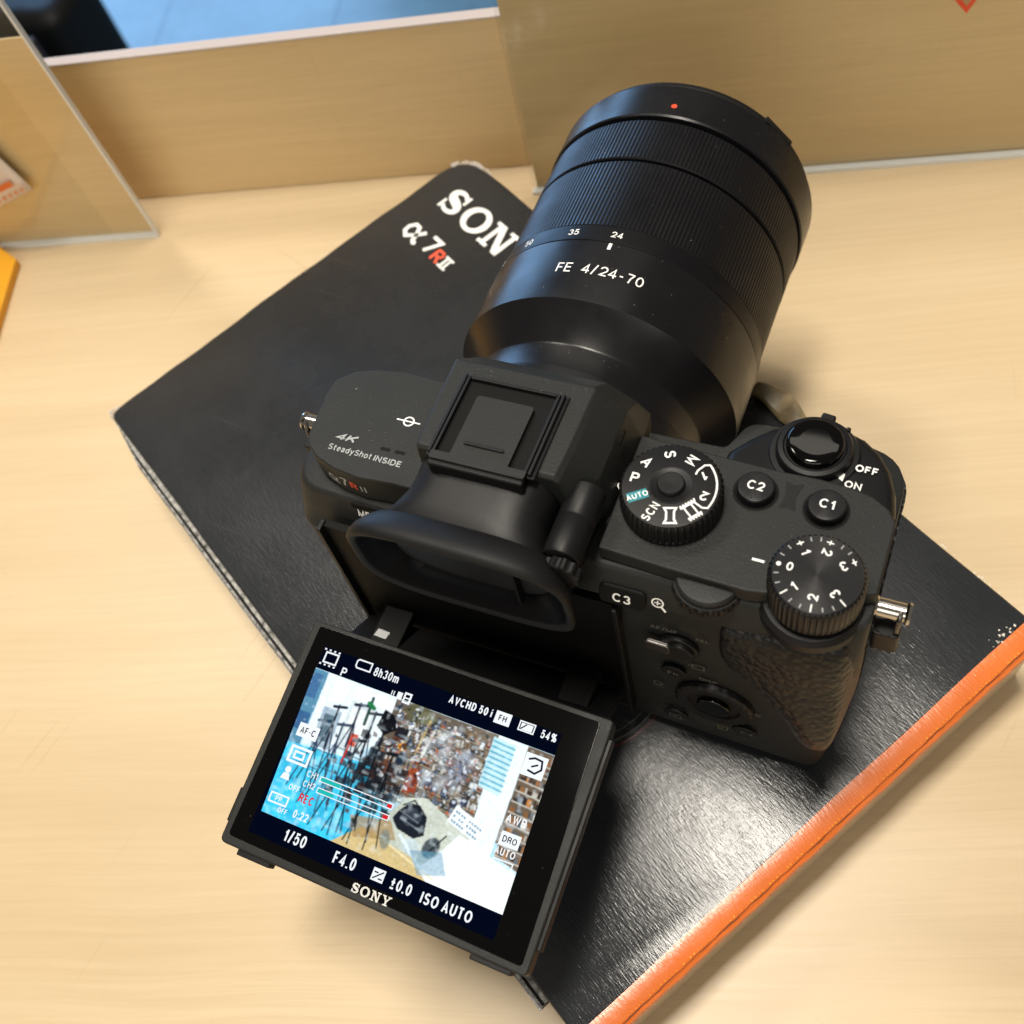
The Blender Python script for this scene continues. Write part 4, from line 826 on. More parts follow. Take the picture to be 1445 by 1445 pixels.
# thumb rest: pebbled pad bulging from the back, hooked at its lower tip
def thumb():
    left = [(50.2, 66.0), (50.0, 63.5), (49.6, 58), (50.0, 53.0), (53.5, 50.5), (58.0, 47.5), (62.0, 42.5), (65.0, 36.5), (67.0, 31.0), (69.2, 27.0)]
    rightp = [(77.5, 70.5), (77.6, 66.0), (78.1, 61), (78.1, 55), (78.1, 50), (78.0, 45), (77.8, 40), (77.4, 35), (76.6, 30.5), (74.0, 26.6)]
    bulge = [.3, 1.8, 3.0, 3.6, 4.6, 5.6, 6.6, 7.2, 6.6, 3.6]
    NU = 14; g = []
    for (lx, lz), (rx, rz), b in zip(left, rightp, bulge):
        for j in range(NU + 1):
            u = j / NU; prof = math.sin(PI * min(1, .06 + u * .80)) ** .55 if u < .85 else max(.0, math.sin(PI * (.06 + .85 * .80)) ** .55 * (1 - ((u - .85) / .15) ** 2 * .95))
            x = lx + (rx - lx) * u; z = lz + (rz - lz) * u
            g.append((x, -2.9 - b * prof + (6.0 * ((u - .85) / .15) ** 2 if u > .85 else 0), z))
    n = len(left); W_ = NU + 1; N = n * W_
    g2 = [(x, 2, z) for x, y, z in g]
    f = [(i * W_ + j, (i + 1) * W_ + j, (i + 1) * W_ + j + 1, i * W_ + j + 1) for i in range(n - 1) for j in range(NU)]
    ring = [i * W_ for i in range(n)] + [(n - 1) * W_ + j for j in range(1, W_)] + [i * W_ + NU for i in range(n - 2, -1, -1)] + [j for j in range(NU - 1, 0, -1)]
    v = g + [g2[i] for i in ring]
    k = len(ring); f += [(ring[i], ring[(i + 1) % k], N + (i + 1) % k, N + i) for i in range(k)]
    o = MB().add(v, f).build('thumb_rest', 'leather', camr, angle=60)
    sm = o.modifiers.new('sub', 'SUBSURF'); sm.levels = 2; sm.render_levels = 2
thumb()
# wrap of leatherette on the grip side
def gside(z, o_):
    return [(x, y, z) for x, y in fillet([(76.0, -1.0, 1), (77.75 + o_, 2.5, 2), (77.9 + o_, 46.2, 11), (60, 46.3 + o_, 4), (44, 46.3 + o_, 5), (44, 30, 1), (70, 10, 1)], 7)]
MB().loft([[(x - (60 - z) * .055 * (x > 70), y, z) for x, y, z in gside(zz, .15)] for zz in (4, 20, 40, 58, 63)]).build('grip_cover', 'leather', camr, angle=50)
pr = Print(lambda x, y, l: (77.6 + l + .3, x, y)); pr.add(stroke2d([(x, y) for x, y in arc(0, 0, 1.6, 4.2, 0, 360, 24)], .35), (5, 30)); pr.build('side_emblem', 'steel', camr)
# strap lugs
def lug(x0, x1, y, z, sgn, cover, label=None):
    l_ = MB().lathe([(2.4, 0), (2.4, .6), (1.9, 1.2), (1.9, abs(x1 - x0) - 1.0), (2.3, abs(x1 - x0) - .5), (2.1, abs(x1 - x0))], (0, 0, 0), 'x', 32).map(lambda a, b, c: (x0 + sgn * a, y + b, z + c)).build('strap_lug', 'chrome', camr, angle=35)
    rp = [(x1 - sgn * 1.8 + .0 * math.sin(t), y + 2.3 * math.sin(t) * .8 - .6, z - 2.6 + 3.9 * math.cos(t)) for t in [2 * PI * i / 28 for i in range(29)]]
    MB().tube(rp, .55, 8).build('lug_ring', 'steel', l_)
    cx, cy, cz = cover
    MB().prism(fillet([(-2.9, -1.9, 1.2), (2.9, -1.9, 1.2), (2.9, 1.9, 1.2), (-2.9, 1.9, 1.2)], 5), -3.6, 3.0).map(lambda a, b, c: (cx + a * .95 - c * .05, cy + b, cz + c)).build('lug_cover', 'satin', l_, bevel=.4)
    MB().lathe([(1.9, 3.02), (1.9, 3.3), (1.4, 3.35)], (cx, cy, cz), 'z', 24).build('cover_ring', 'rubber', l_)
    for k in range(3): MB().box(cx - 2.2 + k * 1.6, cx - 1.2 + k * 1.6, cy - 1.7, cy + 1.2, cz - 4.4, cz - 3.5).build('cover_tooth', 'satin', l_, bevel=.15)
lug(76.8, 84.2, 9.8, 66.5, 1, (80.6, 8.2, 58.8))
lug(-48.5, -57.2, 19.8, 67.5, -1, (-53.6, 16.8, 61.0))

# ---- tilting screen
SO = Vector((-45.796, -16.626, 38.478)); exv = Vector((math.cos(-.0257), math.sin(-.0257), 0)); edv = Vector((0, -math.cos(.18537), -math.sin(.18537)))
edv = (edv - exv * edv.dot(exv)).normalized(); env = edv.cross(exv).normalized()
if env.z < 0: env = -env
def sp_(u, v, l): return tuple(SO + exv * u + edv * v + env * l)
fr = MB().prism(fillet([(0, 0, 1.2), (77, 0, 1.2), (77, 55.6, 1.4), (0, 54.6, 1.6)], 4), -5.0, 0).map(lambda x, y, z: sp_(x, y, z)).build('tilting_screen', 'paint', camr, bevel=.5, angle=30)
for (u0, u1, v0, v1) in ((-.9, .4, 42.0, 50.0), (4.8, 13.6, 54.0, 56.0), (64.0, 73.6, 54.6, 56.6), (76.6, 77.9, 4, 50)):
    MB().box(u0, u1, v0, v1, -4.2, -1.0).map(lambda x, y, z: sp_(x, y, z)).build('frame_notch', 'satin', fr, bevel=.3)
MB().prism(fillet([(2.0, .9, 1.0), (74.3, 1.4, 1.0), (75.4, 54.0, 1.0), (1.6, 52.6, 1.0)], 4), -.4, .18).map(lambda x, y, z: sp_(x, y, z)).build('screen_bezel', 'gloss', fr, bevel=.15)
def quad(name, mat, P4, l):
    return MB().add([sp_(a, b, l) for a, b in P4], [(0, 1, 2, 3)]).build(name, mat, fr, smooth=False, fix=False)
quad('display_bars', 'px_bar', [(5.4, 5.2), (5.9, 50.3), (68.0, 51.3), (67.0, 6.6)], .20)
MB().box(-41 + 46, 69, 2, 50, -8.5, -5.05).map(lambda x, y, z: sp_(x, y, z)).build('screen_back', 'satin', fr, bevel=.6)

# picture on the display: a lit raster of a camera shop, drawn pixel by pixel
PW, PH = 380, 236
img = np.zeros((PH, PW, 3)); yy, xx = np.mgrid[0:PH, 0:PW]; X = xx / PW; Y = yy / PH
def c8(r, g, b): return np.array(srgb(r, g, b)[:3])
def vnoise(nx, ny, seed):
    r = np.random.default_rng(seed); g = r.random((ny + 2, nx + 2)); fx = X * nx; fy = Y * ny; ix = fx.astype(int); iy = fy.astype(int); tx = fx - ix; ty = fy - iy
    tx = tx * tx * (3 - 2 * tx); ty = ty * ty * (3 - 2 * ty)
    return (g[iy, ix] * (1 - tx) + g[iy, ix + 1] * tx) * (1 - ty) + (g[iy + 1, ix] * (1 - tx) + g[iy + 1, ix + 1] * tx) * ty
def mixm(mask, col): img[:] = img * (1 - mask[..., None]) + np.array(col) * mask[..., None]
def poly(P, col, a=1.0):
    P = [(px * 1.0, py * 1.0) for px, py in P]; ins = np.zeros((PH, PW), bool); n = len(P)
    for i in range(n):
        (x0, y0), (x1, y1) = P[i], P[(i + 1) % n]
        if y0 == y1: continue
        c_ = ((Y > min(y0, y1)) & (Y <= max(y0, y1))); xi = x0 + (Y - y0) * (x1 - x0) / (y1 - y0); ins ^= (c_ & (X < xi))
    mixm(ins * a, col)
def line(x0, y0, x1, y1, wd_, col, a=1.0):
    A = PW / PH; dx, dy = (x1 - x0) * A, (y1 - y0); L2 = dx * dx + dy * dy + 1e-9
    t = np.clip(((X - x0) * A * dx + (Y - y0) * dy) / L2, 0, 1); d = np.hypot((X - x0) * A - t * dx, (Y - y0) - t * dy)
    mixm(np.clip((wd_ / 2 - d) / .004 + .5, 0, 1) * a, col)
def rect(x0, y0, x1, y1, col, a=1.0): poly([(x0, y0), (x1, y0), (x1, y1), (x0, y1)], col, a)
# back walls
mixm(np.ones((PH, PW)), c8(180, 222, 238)); mixm(np.clip(vnoise(9, 6, 1) * 1.2 - .2, 0, 1), c8(225, 240, 245))
poly([(0, 0), (.06, 0), (.05, .6), (0, .65)], c8(90, 140, 165)); poly([(.06, 0), (.50, 0), (.50, .28), (.06, .5)], c8(236, 244, 246))
poly([(0, .52), (.45, .45), (.5, 1), (0, 1)], c8(70, 200, 232)); mixm(np.clip((Y - .62) * 3, 0, 1) * (X < .35) * .7, c8(60, 205, 240)); mixm(((X < .5) & (Y > .5)) * np.clip(vnoise(26, 30, 61) * 1.4 - .5, 0, 1) * .55, c8(30, 130, 170)); mixm(((X < .5) & (Y > .5)) * np.clip(vnoise(40, 12, 62) * 1.4 - .8, 0, 1) * .9, c8(190, 240, 250))
rect(.09, .22, .17, .48, c8(165, 180, 190)); rect(.105, .26, .155, .44, c8(95, 115, 125)); rect(.10, .02, .16, .16, c8(250, 252, 252)); rect(.19, .12, .30, .44, c8(215, 222, 220)); rect(.205, .16, .285, .33, c8(240, 240, 235))
rect(.235, .32, .265, .40, c8(205, 85, 60)); rect(.20, .03, .36, .10, c8(252, 254, 255)); rect(0, .03, .04, .2, c8(70, 110, 150)); rect(0, .3, .05, .42, c8(60, 100, 140))
rr = np.random.default_rng(5)
def ell(cx, cy, rx, ry, col, a=1.0, soft=.12, rot=0):
    A = PW / PH; dx = (X - cx) * A; dy = Y - cy; c_, q_ = math.cos(rot), math.sin(rot)
    d = np.hypot((dx * c_ + dy * q_) / (rx * A), (-dx * q_ + dy * c_) / ry); mixm(np.clip((1 - d) / soft, 0, 1) * a, col)
def jit(c, k=.25): return np.clip(np.array(c8(*c)) * rr.uniform(1 - k, 1 + k), 0, 1)
poly([(.36, 0), (1, 0), (1, .62), (.62, .64), (.36, .5)], c8(96, 84, 72))
mixm(((X > .36) & (Y < .62)) * np.clip(vnoise(8, 6, 33) * 1.3 - .3, 0, 1) * .7, c8(150, 132, 110))
# shelves with goods standing on them, tilted as the wall recedes
for row in range(9):
    yb_ = .07 + row * .066; x = .37 + .012 * row * (row < 5)
    while x < .79:
        ww = rr.uniform(.006, .026); hh = rr.uniform(.022, .058); kind = rr.random(); y0 = yb_ + (x - .36) * .10
        c_ = jit([(34, 32, 34), (56, 46, 40), (98, 74, 54), (150, 118, 84), (206, 198, 182), (28, 34, 46), (84, 96, 112), (172, 160, 140), (128, 66, 40), (52, 60, 50), (230, 232, 228)][rr.integers(11)])
        if kind < .45: poly([(x, y0 - hh), (x + ww, y0 - hh + .004), (x + ww, y0), (x, y0)], c_, .92); poly([(x + ww * .2, y0 - hh * .8), (x + ww * .8, y0 - hh * .8), (x + ww * .8, y0 - hh * .45), (x + ww * .2, y0 - hh * .45)], jit((200, 200, 195), .3), .55)
        elif kind < .8: ell(x + ww / 2, y0 - hh * .5, ww * .55, hh * .52, c_, .95); ell(x + ww / 2, y0 - hh * .55, ww * .25, hh * .22, jit((190, 200, 205), .3), .6)
        else: line(x + ww / 2, y0 - hh, x + ww / 2 + .004, y0, ww * .5, c_, .9)
        x += ww * rr.uniform(.9, 1.25)
    line(.36, yb_, .79, yb_ + .043, .006, c8(190, 176, 150), .7); line(.36, yb_ + .006, .79, yb_ + .049, .006, c8(40, 34, 30), .8)
ell(.46, .05, .06, .07, c8(96, 92, 66), .95); ell(.50, .06, .04, .04, c8(120, 118, 88), .8)
for (x, y) in ((.39, .30), (.42, .34), (.47, .26), (.52, .33)): ell(x, y, .017, .03, jit((40, 36, 36)), .95); ell(x, y - .006, .009, .012, c8(180, 180, 176), .7)
ell(.445, .285, .02, .03, c8(235, 150, 50), .9); ell(.452, .28, .015, .024, c8(40, 34, 34), .9)
poly([(.495, .40), (.525, .38), (.545, .40), (.55, .53), (.50, .55)], c8(150, 62, 36), .95); line(.505, .40, .52, .34, .008, c8(120, 50, 30)); line(.54, .40, .52, .34, .008, c8(120, 50, 30)); poly([(.50, .45), (.548, .44), (.549, .47), (.50, .48)], c8(110, 44, 28), .8)
poly([(.385, .40), (.43, .39), (.44, .48), (.39, .50)], c8(110, 66, 46), .9); line(.40, .4, .415, .35, .006, c8(80, 48, 34))
line(.515, .07, .50, .30, .010, c8(244, 206, 110), .55); line(.545, .09, .525, .32, .016, c8(248, 244, 230), .6)
ell(.60, .22, .05, .14, c8(225, 228, 232), .35, .8); ell(.68, .30, .06, .16, c8(150, 165, 200), .35, .8, .3)
for (x, y) in ((.585, .43), (.615, .47), (.655, .46), (.70, .50), (.735, .47)): ell(x, y, .016, .035, jit((34, 44, 70), .4), .9); ell(x, y - .01, .008, .012, c8(215, 220, 226), .8)
for k in range(620):
    x = rr.uniform(.37, .78); y = rr.uniform(.02, .58); w_ = rr.uniform(.003, .016); h_ = rr.uniform(.005, .03); sk = rr.uniform(-.008, .008)
    poly([(x, y), (x + w_, y + sk), (x + w_ + sk, y + h_), (x + sk, y + h_)], jit([(28, 30, 36), (70, 60, 56), (150, 120, 90), (214, 214, 210), (240, 244, 246), (60, 90, 120), (180, 96, 50), (20, 20, 24)][rr.integers(8)], .35), rr.uniform(.4, .9))
for k in range(9): x = rr.uniform(.50, .76); y = rr.uniform(.05, .45); ell(x, y, rr.uniform(.01, .035), rr.uniform(.02, .08), c8(236, 244, 250), rr.uniform(.15, .4), .9, rr.uniform(-.6, .6))
# bright doorway, blind, far shelves
poly([(.78, 0), (.90, 0), (.885, .98), (.80, .98)], c8(240, 250, 253)); poly([(.765, .02), (.855, .03), (.85, .36), (.765, .34)], c8(196, 232, 240), .9)
for k in range(9): line(.77, .045 + k * .034, .852, .055 + k * .034, .012, c8(30, 150, 172), .8)
poly([(.895, .0), (1, .0), (1, .74), (.905, .70)], c8(110, 92, 74))
for row in range(10):
    yb_ = .08 + row * .068; x = .905
    while x < 1:
        ww = rr.uniform(.006, .02); hh = rr.uniform(.02, .05); poly([(x, yb_ - hh), (x + ww, yb_ - hh), (x + ww, yb_), (x, yb_)], jit([(60, 44, 36), (150, 100, 60), (214, 206, 190), (36, 34, 38), (180, 120, 60), (96, 104, 112)][rr.integers(6)]), .9); x += ww * 1.1
    line(.90, yb_, 1, yb_ + .01, .007, c8(226, 220, 204), .8)
# counter with a camera bag, pouches, paper notice
poly([(.53, .57), (.60, .53), (.80, .66), (.80, 1), (.40, 1), (.46, .76)], c8(206, 208, 190)); mixm(((X > .42) & (Y > .58) & (X < .8)) * np.clip(vnoise(14, 9, 44) - .45, 0, 1) * .9, c8(150, 160, 140))
poly([(.76, .66), (1, .76), (1, 1), (.62, 1), (.70, .84)], c8(248, 252, 251)); poly([(.40, .84), (.62, .90), (.70, 1), (.30, 1)], c8(214, 186, 128)); line(.42, .83, .72, .97, .012, c8(240, 222, 176)); poly([(.34, .80), (.50, .74), (.54, .84), (.38, .92)], c8(170, 136, 84), .8)
poly([(.515, .66), (.545, .595), (.585, .585), (.625, .64), (.635, .75), (.60, .79), (.53, .77), (.50, .72)], c8(30, 34, 42)); poly([(.535, .64), (.575, .61), (.61, .66), (.60, .70), (.54, .69)], c8(56, 62, 72), .9); line(.525, .62, .56, .57, .010, c8(24, 26, 32)); line(.56, .57, .60, .62, .010, c8(24, 26, 32)); line(.53, .70, .61, .73, .008, c8(120, 128, 136), .8); line(.52, .66, .60, .69, .005, c8(150, 156, 160), .7)
ell(.675, .80, .032, .075, c8(62, 70, 76), .95, .15, .35); line(.66, .86, .715, .70, .010, c8(26, 28, 34)); ell(.60, .84, .040, .055, c8(196, 208, 208), .8, .3); line(.55, .80, .66, .94, .018, c8(232, 244, 248), .75); poly([(.60, .86), (.72, .80), (.76, .92), (.66, .98)], c8(100, 150, 172), .6)
ell(.50, .86, .024, .07, c8(120, 126, 118), .8, .3, -.2)
poly([(.715, .50), (.845, .565), (.83, .675), (.70, .61)], c8(250, 253, 253))
for k in range(3):
    for q_ in range(10):
        if rr.random() < .85: x = .720 + q_ * .0115 - k * .004; y = .528 + k * .030 + q_ * .0057; poly([(x, y), (x + .008, y + .004), (x + .007, y + .019), (x - .001, y + .015)], c8(30, 100, 130), .85)
# dark mass of bags behind the tripods, then tripods
for k in range(120):
    x = rr.normal(.36, .075); y = rr.normal(.50, .12); s_ = rr.uniform(.01, .035)
    poly([(x, y), (x + s_, y + rr.uniform(-.01, .02)), (x + s_, y + s_ * 1.8), (x, y + s_ * 1.8)], np.array(c8(*[(22, 24, 30), (40, 42, 48), (60, 40, 34), (30, 46, 60), (90, 50, 34)][rr.integers(5)])), .85)
mixm(np.clip(1 - np.hypot((X - .37) / .10, (Y - .55) / .16), 0, 1) * .8, c8(18, 20, 26))
poly([(.33, .10), (.38, .12), (.40, .2), (.36, .26), (.32, .22)], c8(20, 20, 24)); rect(.40, .17, .45, .24, c8(34, 34, 38))
for (tx, ty, h_, c_) in ((.15, .30, .42, (24, 30, 46)), (.23, .24, .56, (28, 34, 56)), (.30, .26, .66, (22, 26, 34)), (.355, .30, .66, (26, 26, 30)), (.19, .40, .46, (60, 70, 90)), (.27, .46, .5, (34, 38, 46)), (.42, .46, .5, (24, 26, 30)), (.11, .42, .36, (40, 60, 84))):
    line(tx, ty - .12, tx, ty + .18, .014, c8(*c_)); line(tx, ty, tx - .075 * h_ * 2, ty + h_, .009, c8(*c_)); line(tx, ty, tx + .06 * h_ * 2, ty + h_ * .94, .009, c8(*c_)); line(tx, ty + .02, tx + .012, ty + h_ * 1.02, .009, c8(*c_)); line(tx - .05, ty + .2, tx + .04, ty + .2, .006, c8(*c_)); line(tx - .02, ty - .1, tx + .03, ty - .12, .02, c8(*c_))
line(.245, .34, .235, .52, .012, c8(190, 50, 40)); line(.27, .06, .27, .24, .02, c8(30, 70, 60)); line(.262, .10, .285, .12, .03, c8(40, 120, 70))
mixm(np.clip(vnoise(60, 40, 9) - .62, 0, 1) * .8, c8(240, 250, 252)); img *= (1 + .25 * (vnoise(150, 95, 3) - .5))[..., None]
k_ = np.array([.22, .56, .22]); pad = np.pad(img, ((1, 1), (0, 0), (0, 0)), 'edge'); img = sum(k_[i] * pad[i:i + PH] for i in range(3)); pad = np.pad(img, ((0, 0), (1, 1), (0, 0)), 'edge'); img = sum(k_[i] * pad[:, i:i + PW] for i in range(3))
img = np.clip(img * np.array([.96, 1.02, 1.08]) * 1.08, 0, 1)
verts = []; Q = [(5.4, 10.7), (67.1, 11.4), (68.0, 46.0), (7.0, 45.2)]
uu = np.linspace(0, 1, PW); vv = np.linspace(0, 1, PH); UU, VV = np.meshgrid(uu, vv)
pu = (1 - VV) * ((1 - UU) * Q[0][0] + UU * Q[1][0]) + VV * ((1 - UU) * Q[3][0] + UU * Q[2][0]); pv = (1 - VV) * ((1 - UU) * Q[0][1] + UU * Q[1][1]) + VV * ((1 - UU) * Q[3][1] + UU * Q[2][1])
P3 = (np.array(SO)[None, None] + pu[..., None] * np.array(exv) + pv[..., None] * np.array(edv) + .225 * np.array(env)) * S
idx = np.arange(PW * PH).reshape(PH, PW); F = np.stack([idx[1:, :-1], idx[1:, 1:], idx[:-1, 1:], idx[:-1, :-1]], -1).reshape(-1, 4)
me = bpy.data.meshes.new('display_picture'); me.vertices.add(PW * PH); me.vertices.foreach_set('co', P3.reshape(-1).astype(np.float32))
me.loops.add(F.size); me.loops.foreach_set('vertex_index', F.reshape(-1).astype(np.int32)); me.polygons.add(len(F)); me.polygons.foreach_set('loop_start', np.arange(0, F.size, 4, dtype=np.int32))
me.update(calc_edges=True)
at_ = me.attributes.new('pix', 'FLOAT_COLOR', 'POINT'); at_.data.foreach_set('color', np.concatenate([img, np.ones((PH, PW, 1))], -1).reshape(-1).astype(np.float32))
me.materials.append(M['px_pic']); o = bpy.data.objects.new('display_picture', me); C.objects.link(o); o.parent = fr

scr = lambda x, y, l: sp_(x, -y, .23 + l)
def SP(): return Print(scr)
w1 = SP()
def T(p, s_, u, v, size, bold=.04, sx=.78): p.add(text2d(s_, size, bold, sx), (u, -v))
T(w1, 'P', 12.6, 9.6, 2.9, .08, .95); T(w1, '8h30m', 23.0, 7.0, 2.9, .03, .72); T(w1, 'AVCHD 50 i', 45.0, 7.3, 2.6, .10, .74); T(w1, '54%', 64.4, 7.9, 2.6, .06, .72)
for r_2 in ((6.3, 6.3, 6.7, 8.9), (9.6, 6.3, 10.0, 8.9), (6.3, 6.2, 10.0, 6.6), (6.3, 8.6, 10.0, 9.0)): w1.add(rect2d(r_2[0], -r_2[3], r_2[2], -r_2[1]))
for k in range(4): w1.add(rect2d(5.7 + 1.25 * k, -6.0, 6.2 + 1.25 * k, -5.6)); w1.add(rect2d(5.7 + 1.25 * k, -9.6, 6.2 + 1.25 * k, -9.2))
w1.add(stroke2d([(15.2, -5.6), (18.7, -5.6), (18.7, -7.6), (15.2, -7.6), (14.8, -7.2), (14.8, -6.0)], .35, True))
w1.add(rect2d(51.2, -9.0, 55.0, -6.2)); w1.add(stroke2d([(57.2, -6.7), (60.8, -6.7), (60.8, -8.7), (57.2, -8.7)], .3, True)); w1.add(rect2d(57.6, -8.5, 60.4, -7.0))
T(w1, '1/50', 17.6, 47.9, 3.7, .08, .74); T(w1, 'F4.0', 30.6, 48.2, 3.7, .09, .72); T(w1, '±0.0', 45.0, 48.6, 3.4, .08, .74); T(w1, 'ISO AUTO', 56.0, 48.9, 3.4, .10, .76); w1.add(rect2d(37.6, -49.6, 40.6, -46.9))
T(w1, 'AWB', 64.0, 27.2, 2.5, .10, .9); T(w1, 'AUTO', 64.0, 34.2, 2.2, .07, .8); T(w1, 'OFF', 12.4, 37.9, 1.9, .05, .85); T(w1, '0:22', 16.6, 43.0, 2.6, .05, .72)
w1.add(rect2d(7.4, -26.8, 12.8, -23.6)); w1.add(rect2d(61.8, -33.0, 66.4, -30.0)); w1.add(rect2d(61.0, -17.6, 66.2, -12.6))
w1.add(stroke2d([(8.0, -29.2), (13, -29.2), (13, -32.6), (8.0, -32.6)], .6, True)); w1.add(stroke2d([(9.2, -30.2), (11.6, -30.2), (11.6, -31.6), (9.2, -31.6)], .5, True))
w1.add(disc2d(9.2, -34.6, .75)); w1.add(([(8.0, -36.9), (10.4, -36.9), (9.9, -35.4), (8.5, -35.4)], [(0, 1, 2, 3)]))
w1.add(stroke2d([(7.6, -40.4), (12.2, -40.4), (12.2, -42.4), (7.6, -42.4)], .4, True)); T(w1, 'PP', 9.9, 41.4, 1.7, .05, .9); T(w1, 'OFF', 11.9, 43.5, 1.6, .04, .85)
T(w1, 'CH1', 15.4, 33.8, 2.0, .0, .85); T(w1, 'CH2', 15.6, 36.1, 2.0, .0, .85)
w1.add(stroke2d([(17.6, -33.4), (36.4, -33.4), (36.4, -34.5), (17.6, -34.5)], .2, True)); w1.add(stroke2d([(17.9, -35.9), (36.4, -35.9), (36.4, -37.0), (17.9, -37.0)], .2, True))
w1.add(stroke2d([(62.0, -35.9), (66.5, -35.9), (66.5, -38.0), (62.0, -38.0)], .3, True)); T(w1, 'Std.', 64.2, 37.0, 1.7, .03, .85); T(w1, '0-0-0', 64.0, 39.8, 1.8, .02, .8)
T(w1, '((', 26.2, 10.3, 1.9, .05, .9); w1.add(rect2d(27.3, -11.3, 28.6, -9.6)); w1.add(stroke2d([(29.2, -9.4), (30.7, -9.4), (30.7, -11.5), (29.2, -11.5)], .45, True)); w1.add(rect2d(29.3, -10.6, 30.6, -10.3))
w1.add(stroke2d([(x, y) for x, y in arc(63.4, -28.9, .6, .6, 0, 360, 12)], .25)) if False else None
w1.build('display_symbols', 'px_white', fr)
def dark_mark(fn):
    p_ = Print(lambda x, y, l: sp_(x, -y, .29 + l)); fn(p_); p_.build('display_symbols', 'px_dark', fr)
dark_mark(lambda p_: T(p_, 'AF-C', 10.1, 25.2, 2.1, .05, .8)); dark_mark(lambda p_: T(p_, 'DRO', 64.1, 31.5, 1.9, .04, .9)); dark_mark(lambda p_: T(p_, 'FH', 53.1, 7.6, 1.9, .06, .9))
dark_mark(lambda p_: p_.add(stroke2d([(61.9, -14.0), (63.2, -13.4), (65, -13.6), (65.4, -15.4), (64.2, -16.6), (62.4, -16.3)], .45)).add(stroke2d([(63, -15.4), (64.4, -14.6)], .4)))
dark_mark(lambda p_: p_.add(stroke2d([(38.0, -49.2), (40.2, -47.3)], .3)).add(rect2d(38.0, -47.9, 39.0, -47.6)).add(rect2d(39.3, -49.1, 40.3, -48.8)))
dark_mark(lambda p_: p_.add(stroke2d([(57.7, -8.4), (58.9, -7.1)], .3)))
w3 = SP(); w3.add(rect2d(17.8, -34.35, 22.8, -33.55)); w3.add(rect2d(18.1, -36.85, 22.2, -36.05)); w3.build('level_bars', 'px_teal', fr)
w4 = SP(); T(w4, 'REC', 16.3, 39.3, 2.7, .09, .72); w4.add(rect2d(35.0, -34.35, 36.2, -33.55)); w4.add(rect2d(35.0, -36.85, 36.2, -36.05)); w4.build('display_symbols', 'px_red', fr)
w5 = SP(); wordmark(w5, 'SONY', (39.2, -52.45), 2.1, 0, .16); w5.build('printed_lettering', Mat('silver_print', (.52, .52, .50), .4).m, fr)

# hinge bracket behind the screen
MB().add([(-42, -4, 20), (27, -4, 20), (27, -19, 31), (-42, -19, 31), (-42, -5.5, 16.5), (27, -5.5, 16.5), (27, -20, 28), (-42, -20, 28)], [(0, 1, 2, 3), (7, 6, 5, 4), (0, 4, 5, 1), (1, 5, 6, 2), (2, 6, 7, 3), (3, 7, 4, 0)]).build('hinge_bracket', 'satin', camr, bevel=.5)
pr = Print(lambda x, y, l: (x, y, 27.0 + l)); pr.add(([(-1.9, -.9), (1.5, -1.1), (1.9, .9), (-1.4, 1.1)], [(0, 1, 2, 3)]), (-33.5, -11)); pr.build('hinge_sticker', 'grey', camr)
MB().box(-44, 28, -2.9, -1.2, 8, 62).build('screen_recess', 'dark', camr)
for x0 in (-43.5, 27.5): MB().box(x0, x0 + 1.2, -4.6, -1.4, 7, 62.5).build('recess_rim', 'satin', camr, bevel=.3)
for x0 in (-36, 14): MB().box(x0, x0 + 8, -22, -3, 24, 27).build('hinge_arm', 'dark', camr, bevel=.5)

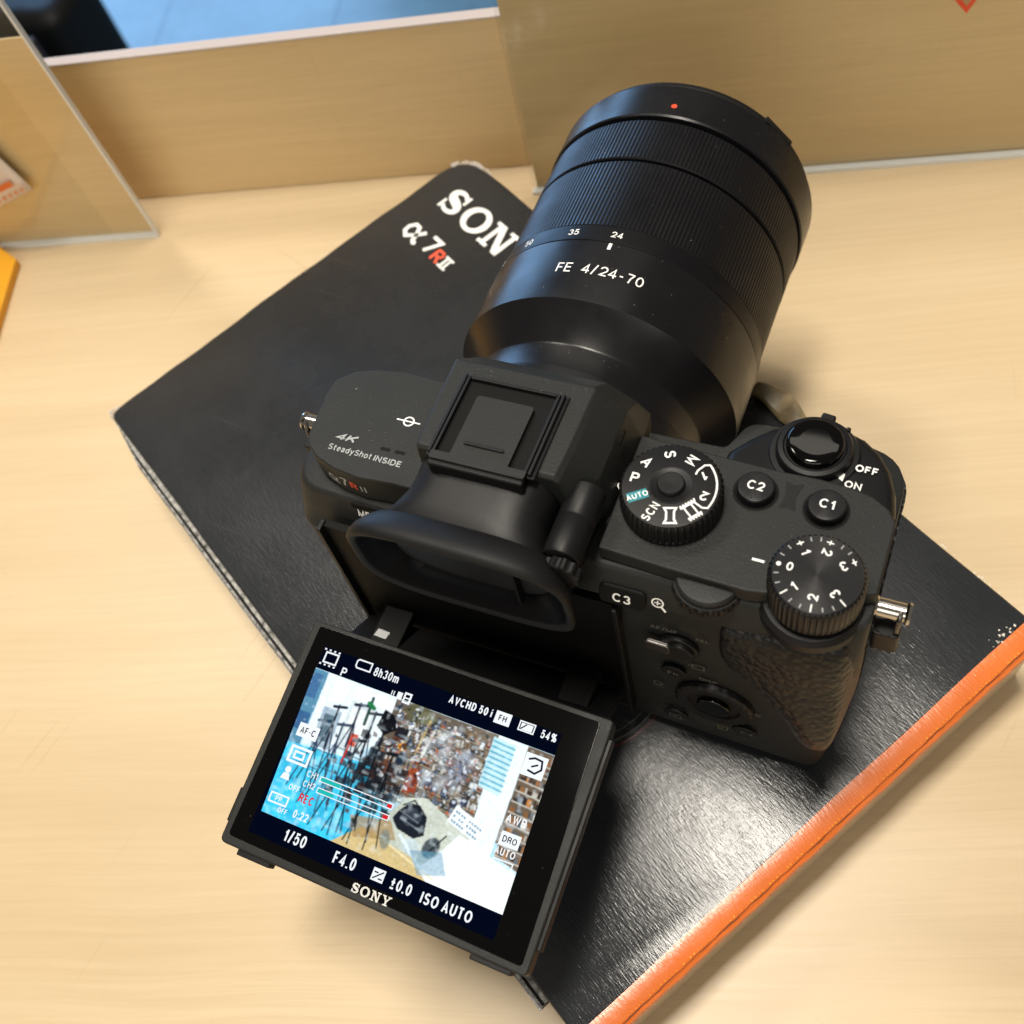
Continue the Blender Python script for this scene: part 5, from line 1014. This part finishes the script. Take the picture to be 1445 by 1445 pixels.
# dust specks and lint settled on the camera
rd = random.Random(77)
def speck(mb, p, nrm, s_):
    n_ = Vector(nrm).normalized(); a = n_.orthogonal().normalized(); b = n_.cross(a); t_ = rd.uniform(0, 6.28); a, b = a * math.cos(t_) + b * math.sin(t_), b * math.cos(t_) - a * math.sin(t_)
    k1, k2 = s_ * rd.uniform(.5, 1.6), s_ * rd.uniform(.4, .9); p = Vector(p) + n_ * .05
    mb.add([tuple(p + a * k1), tuple(p + b * k2), tuple(p - a * k1), tuple(p - b * k2)], [(0, 1, 2, 3)])
dm = Mat('dust', (.30, .29, .27), .9).m
mb = MB()
for k in range(150):
    y = rd.choice([rd.uniform(61, 78), rd.uniform(84, 107), rd.uniform(108, 122), rd.uniform(124, 134)]); a = rd.uniform(-1.2, 1.3); r = 36.55 if y < 79 else 36.12 if y < 123 else 36.75
    speck(mb, (r * math.sin(a), y, ZA + r * math.cos(a)), (math.sin(a), 0, math.cos(a)), rd.uniform(.04, .12))
for k in range(50): a = rd.uniform(-.8, 1.3); y = rd.uniform(45, 51); speck(mb, (30.1 * math.sin(a), y, ZA + 30.1 * math.cos(a)), (math.sin(a), 0, math.cos(a)), rd.uniform(.04, .12))
for k in range(60): speck(mb, (rd.uniform(26, 76), rd.uniform(2, 25), 78.4), (0, 0, 1), rd.uniform(.04, .10))
for k in range(40): speck(mb, (rd.uniform(-44, -18), rd.uniform(8, 30), 77.0), (0, 0, 1), rd.uniform(.04, .10))
for k in range(30): speck(mb, (rd.uniform(-14, 15), rd.uniform(24.8, 28), 92.4), (0, 0, 1), rd.uniform(.04, .09))
for k in range(35): speck(mb, sp_(rd.uniform(2, 75), rd.uniform(2, 53), .25), tuple(env), rd.uniform(.03, .07))
speck(mb, (-42.9, 25.6, 77.0), (0, 0, 1), .30)
o = mb.build('dust', dm, camr, smooth=False, fix=False); o['kind'] = 'stuff'

# ---- people's things seen blurred on the floor beyond the board
o = MB().prism(fillet([(-1390, 860, 40), (-1230, 880, 40), (-1240, 1010, 40), (-1380, 1000, 40)]), -899.5, -660).build('dark_bag', 'rubber', None, bevel=30); tag(o, 'dark blurred bag on the blue floor beyond the board, at the top left corner', 'bag')
cr = MB().box(-150, 150, -90, 70, -899.5, -655).build('storage_crate', Mat('brown_crate', (.045, .028, .026), .5).m, None, bevel=4); cr.location = (-1.36, .735, 0); cr.rotation_euler = (0, 0, .25); tag(cr, 'dark brown crate of odds and ends on the floor, seen through the left acrylic sheet', 'crate')
rq = random.Random(3)
for k in range(14):
    x = rq.uniform(-130, 110); y = rq.uniform(-75, 45); o = MB().box(x, x + rq.uniform(15, 45), y, y + rq.uniform(12, 40), -654.8, -654 + rq.uniform(8, 40)).build('packet', Mat('packet_paper', rq.choice([(.25, .22, .24), (.12, .08, .07), (.30, .26, .30), (.05, .04, .05)]), .5).m, cr, bevel=2); o.location = (0, 0, 0)
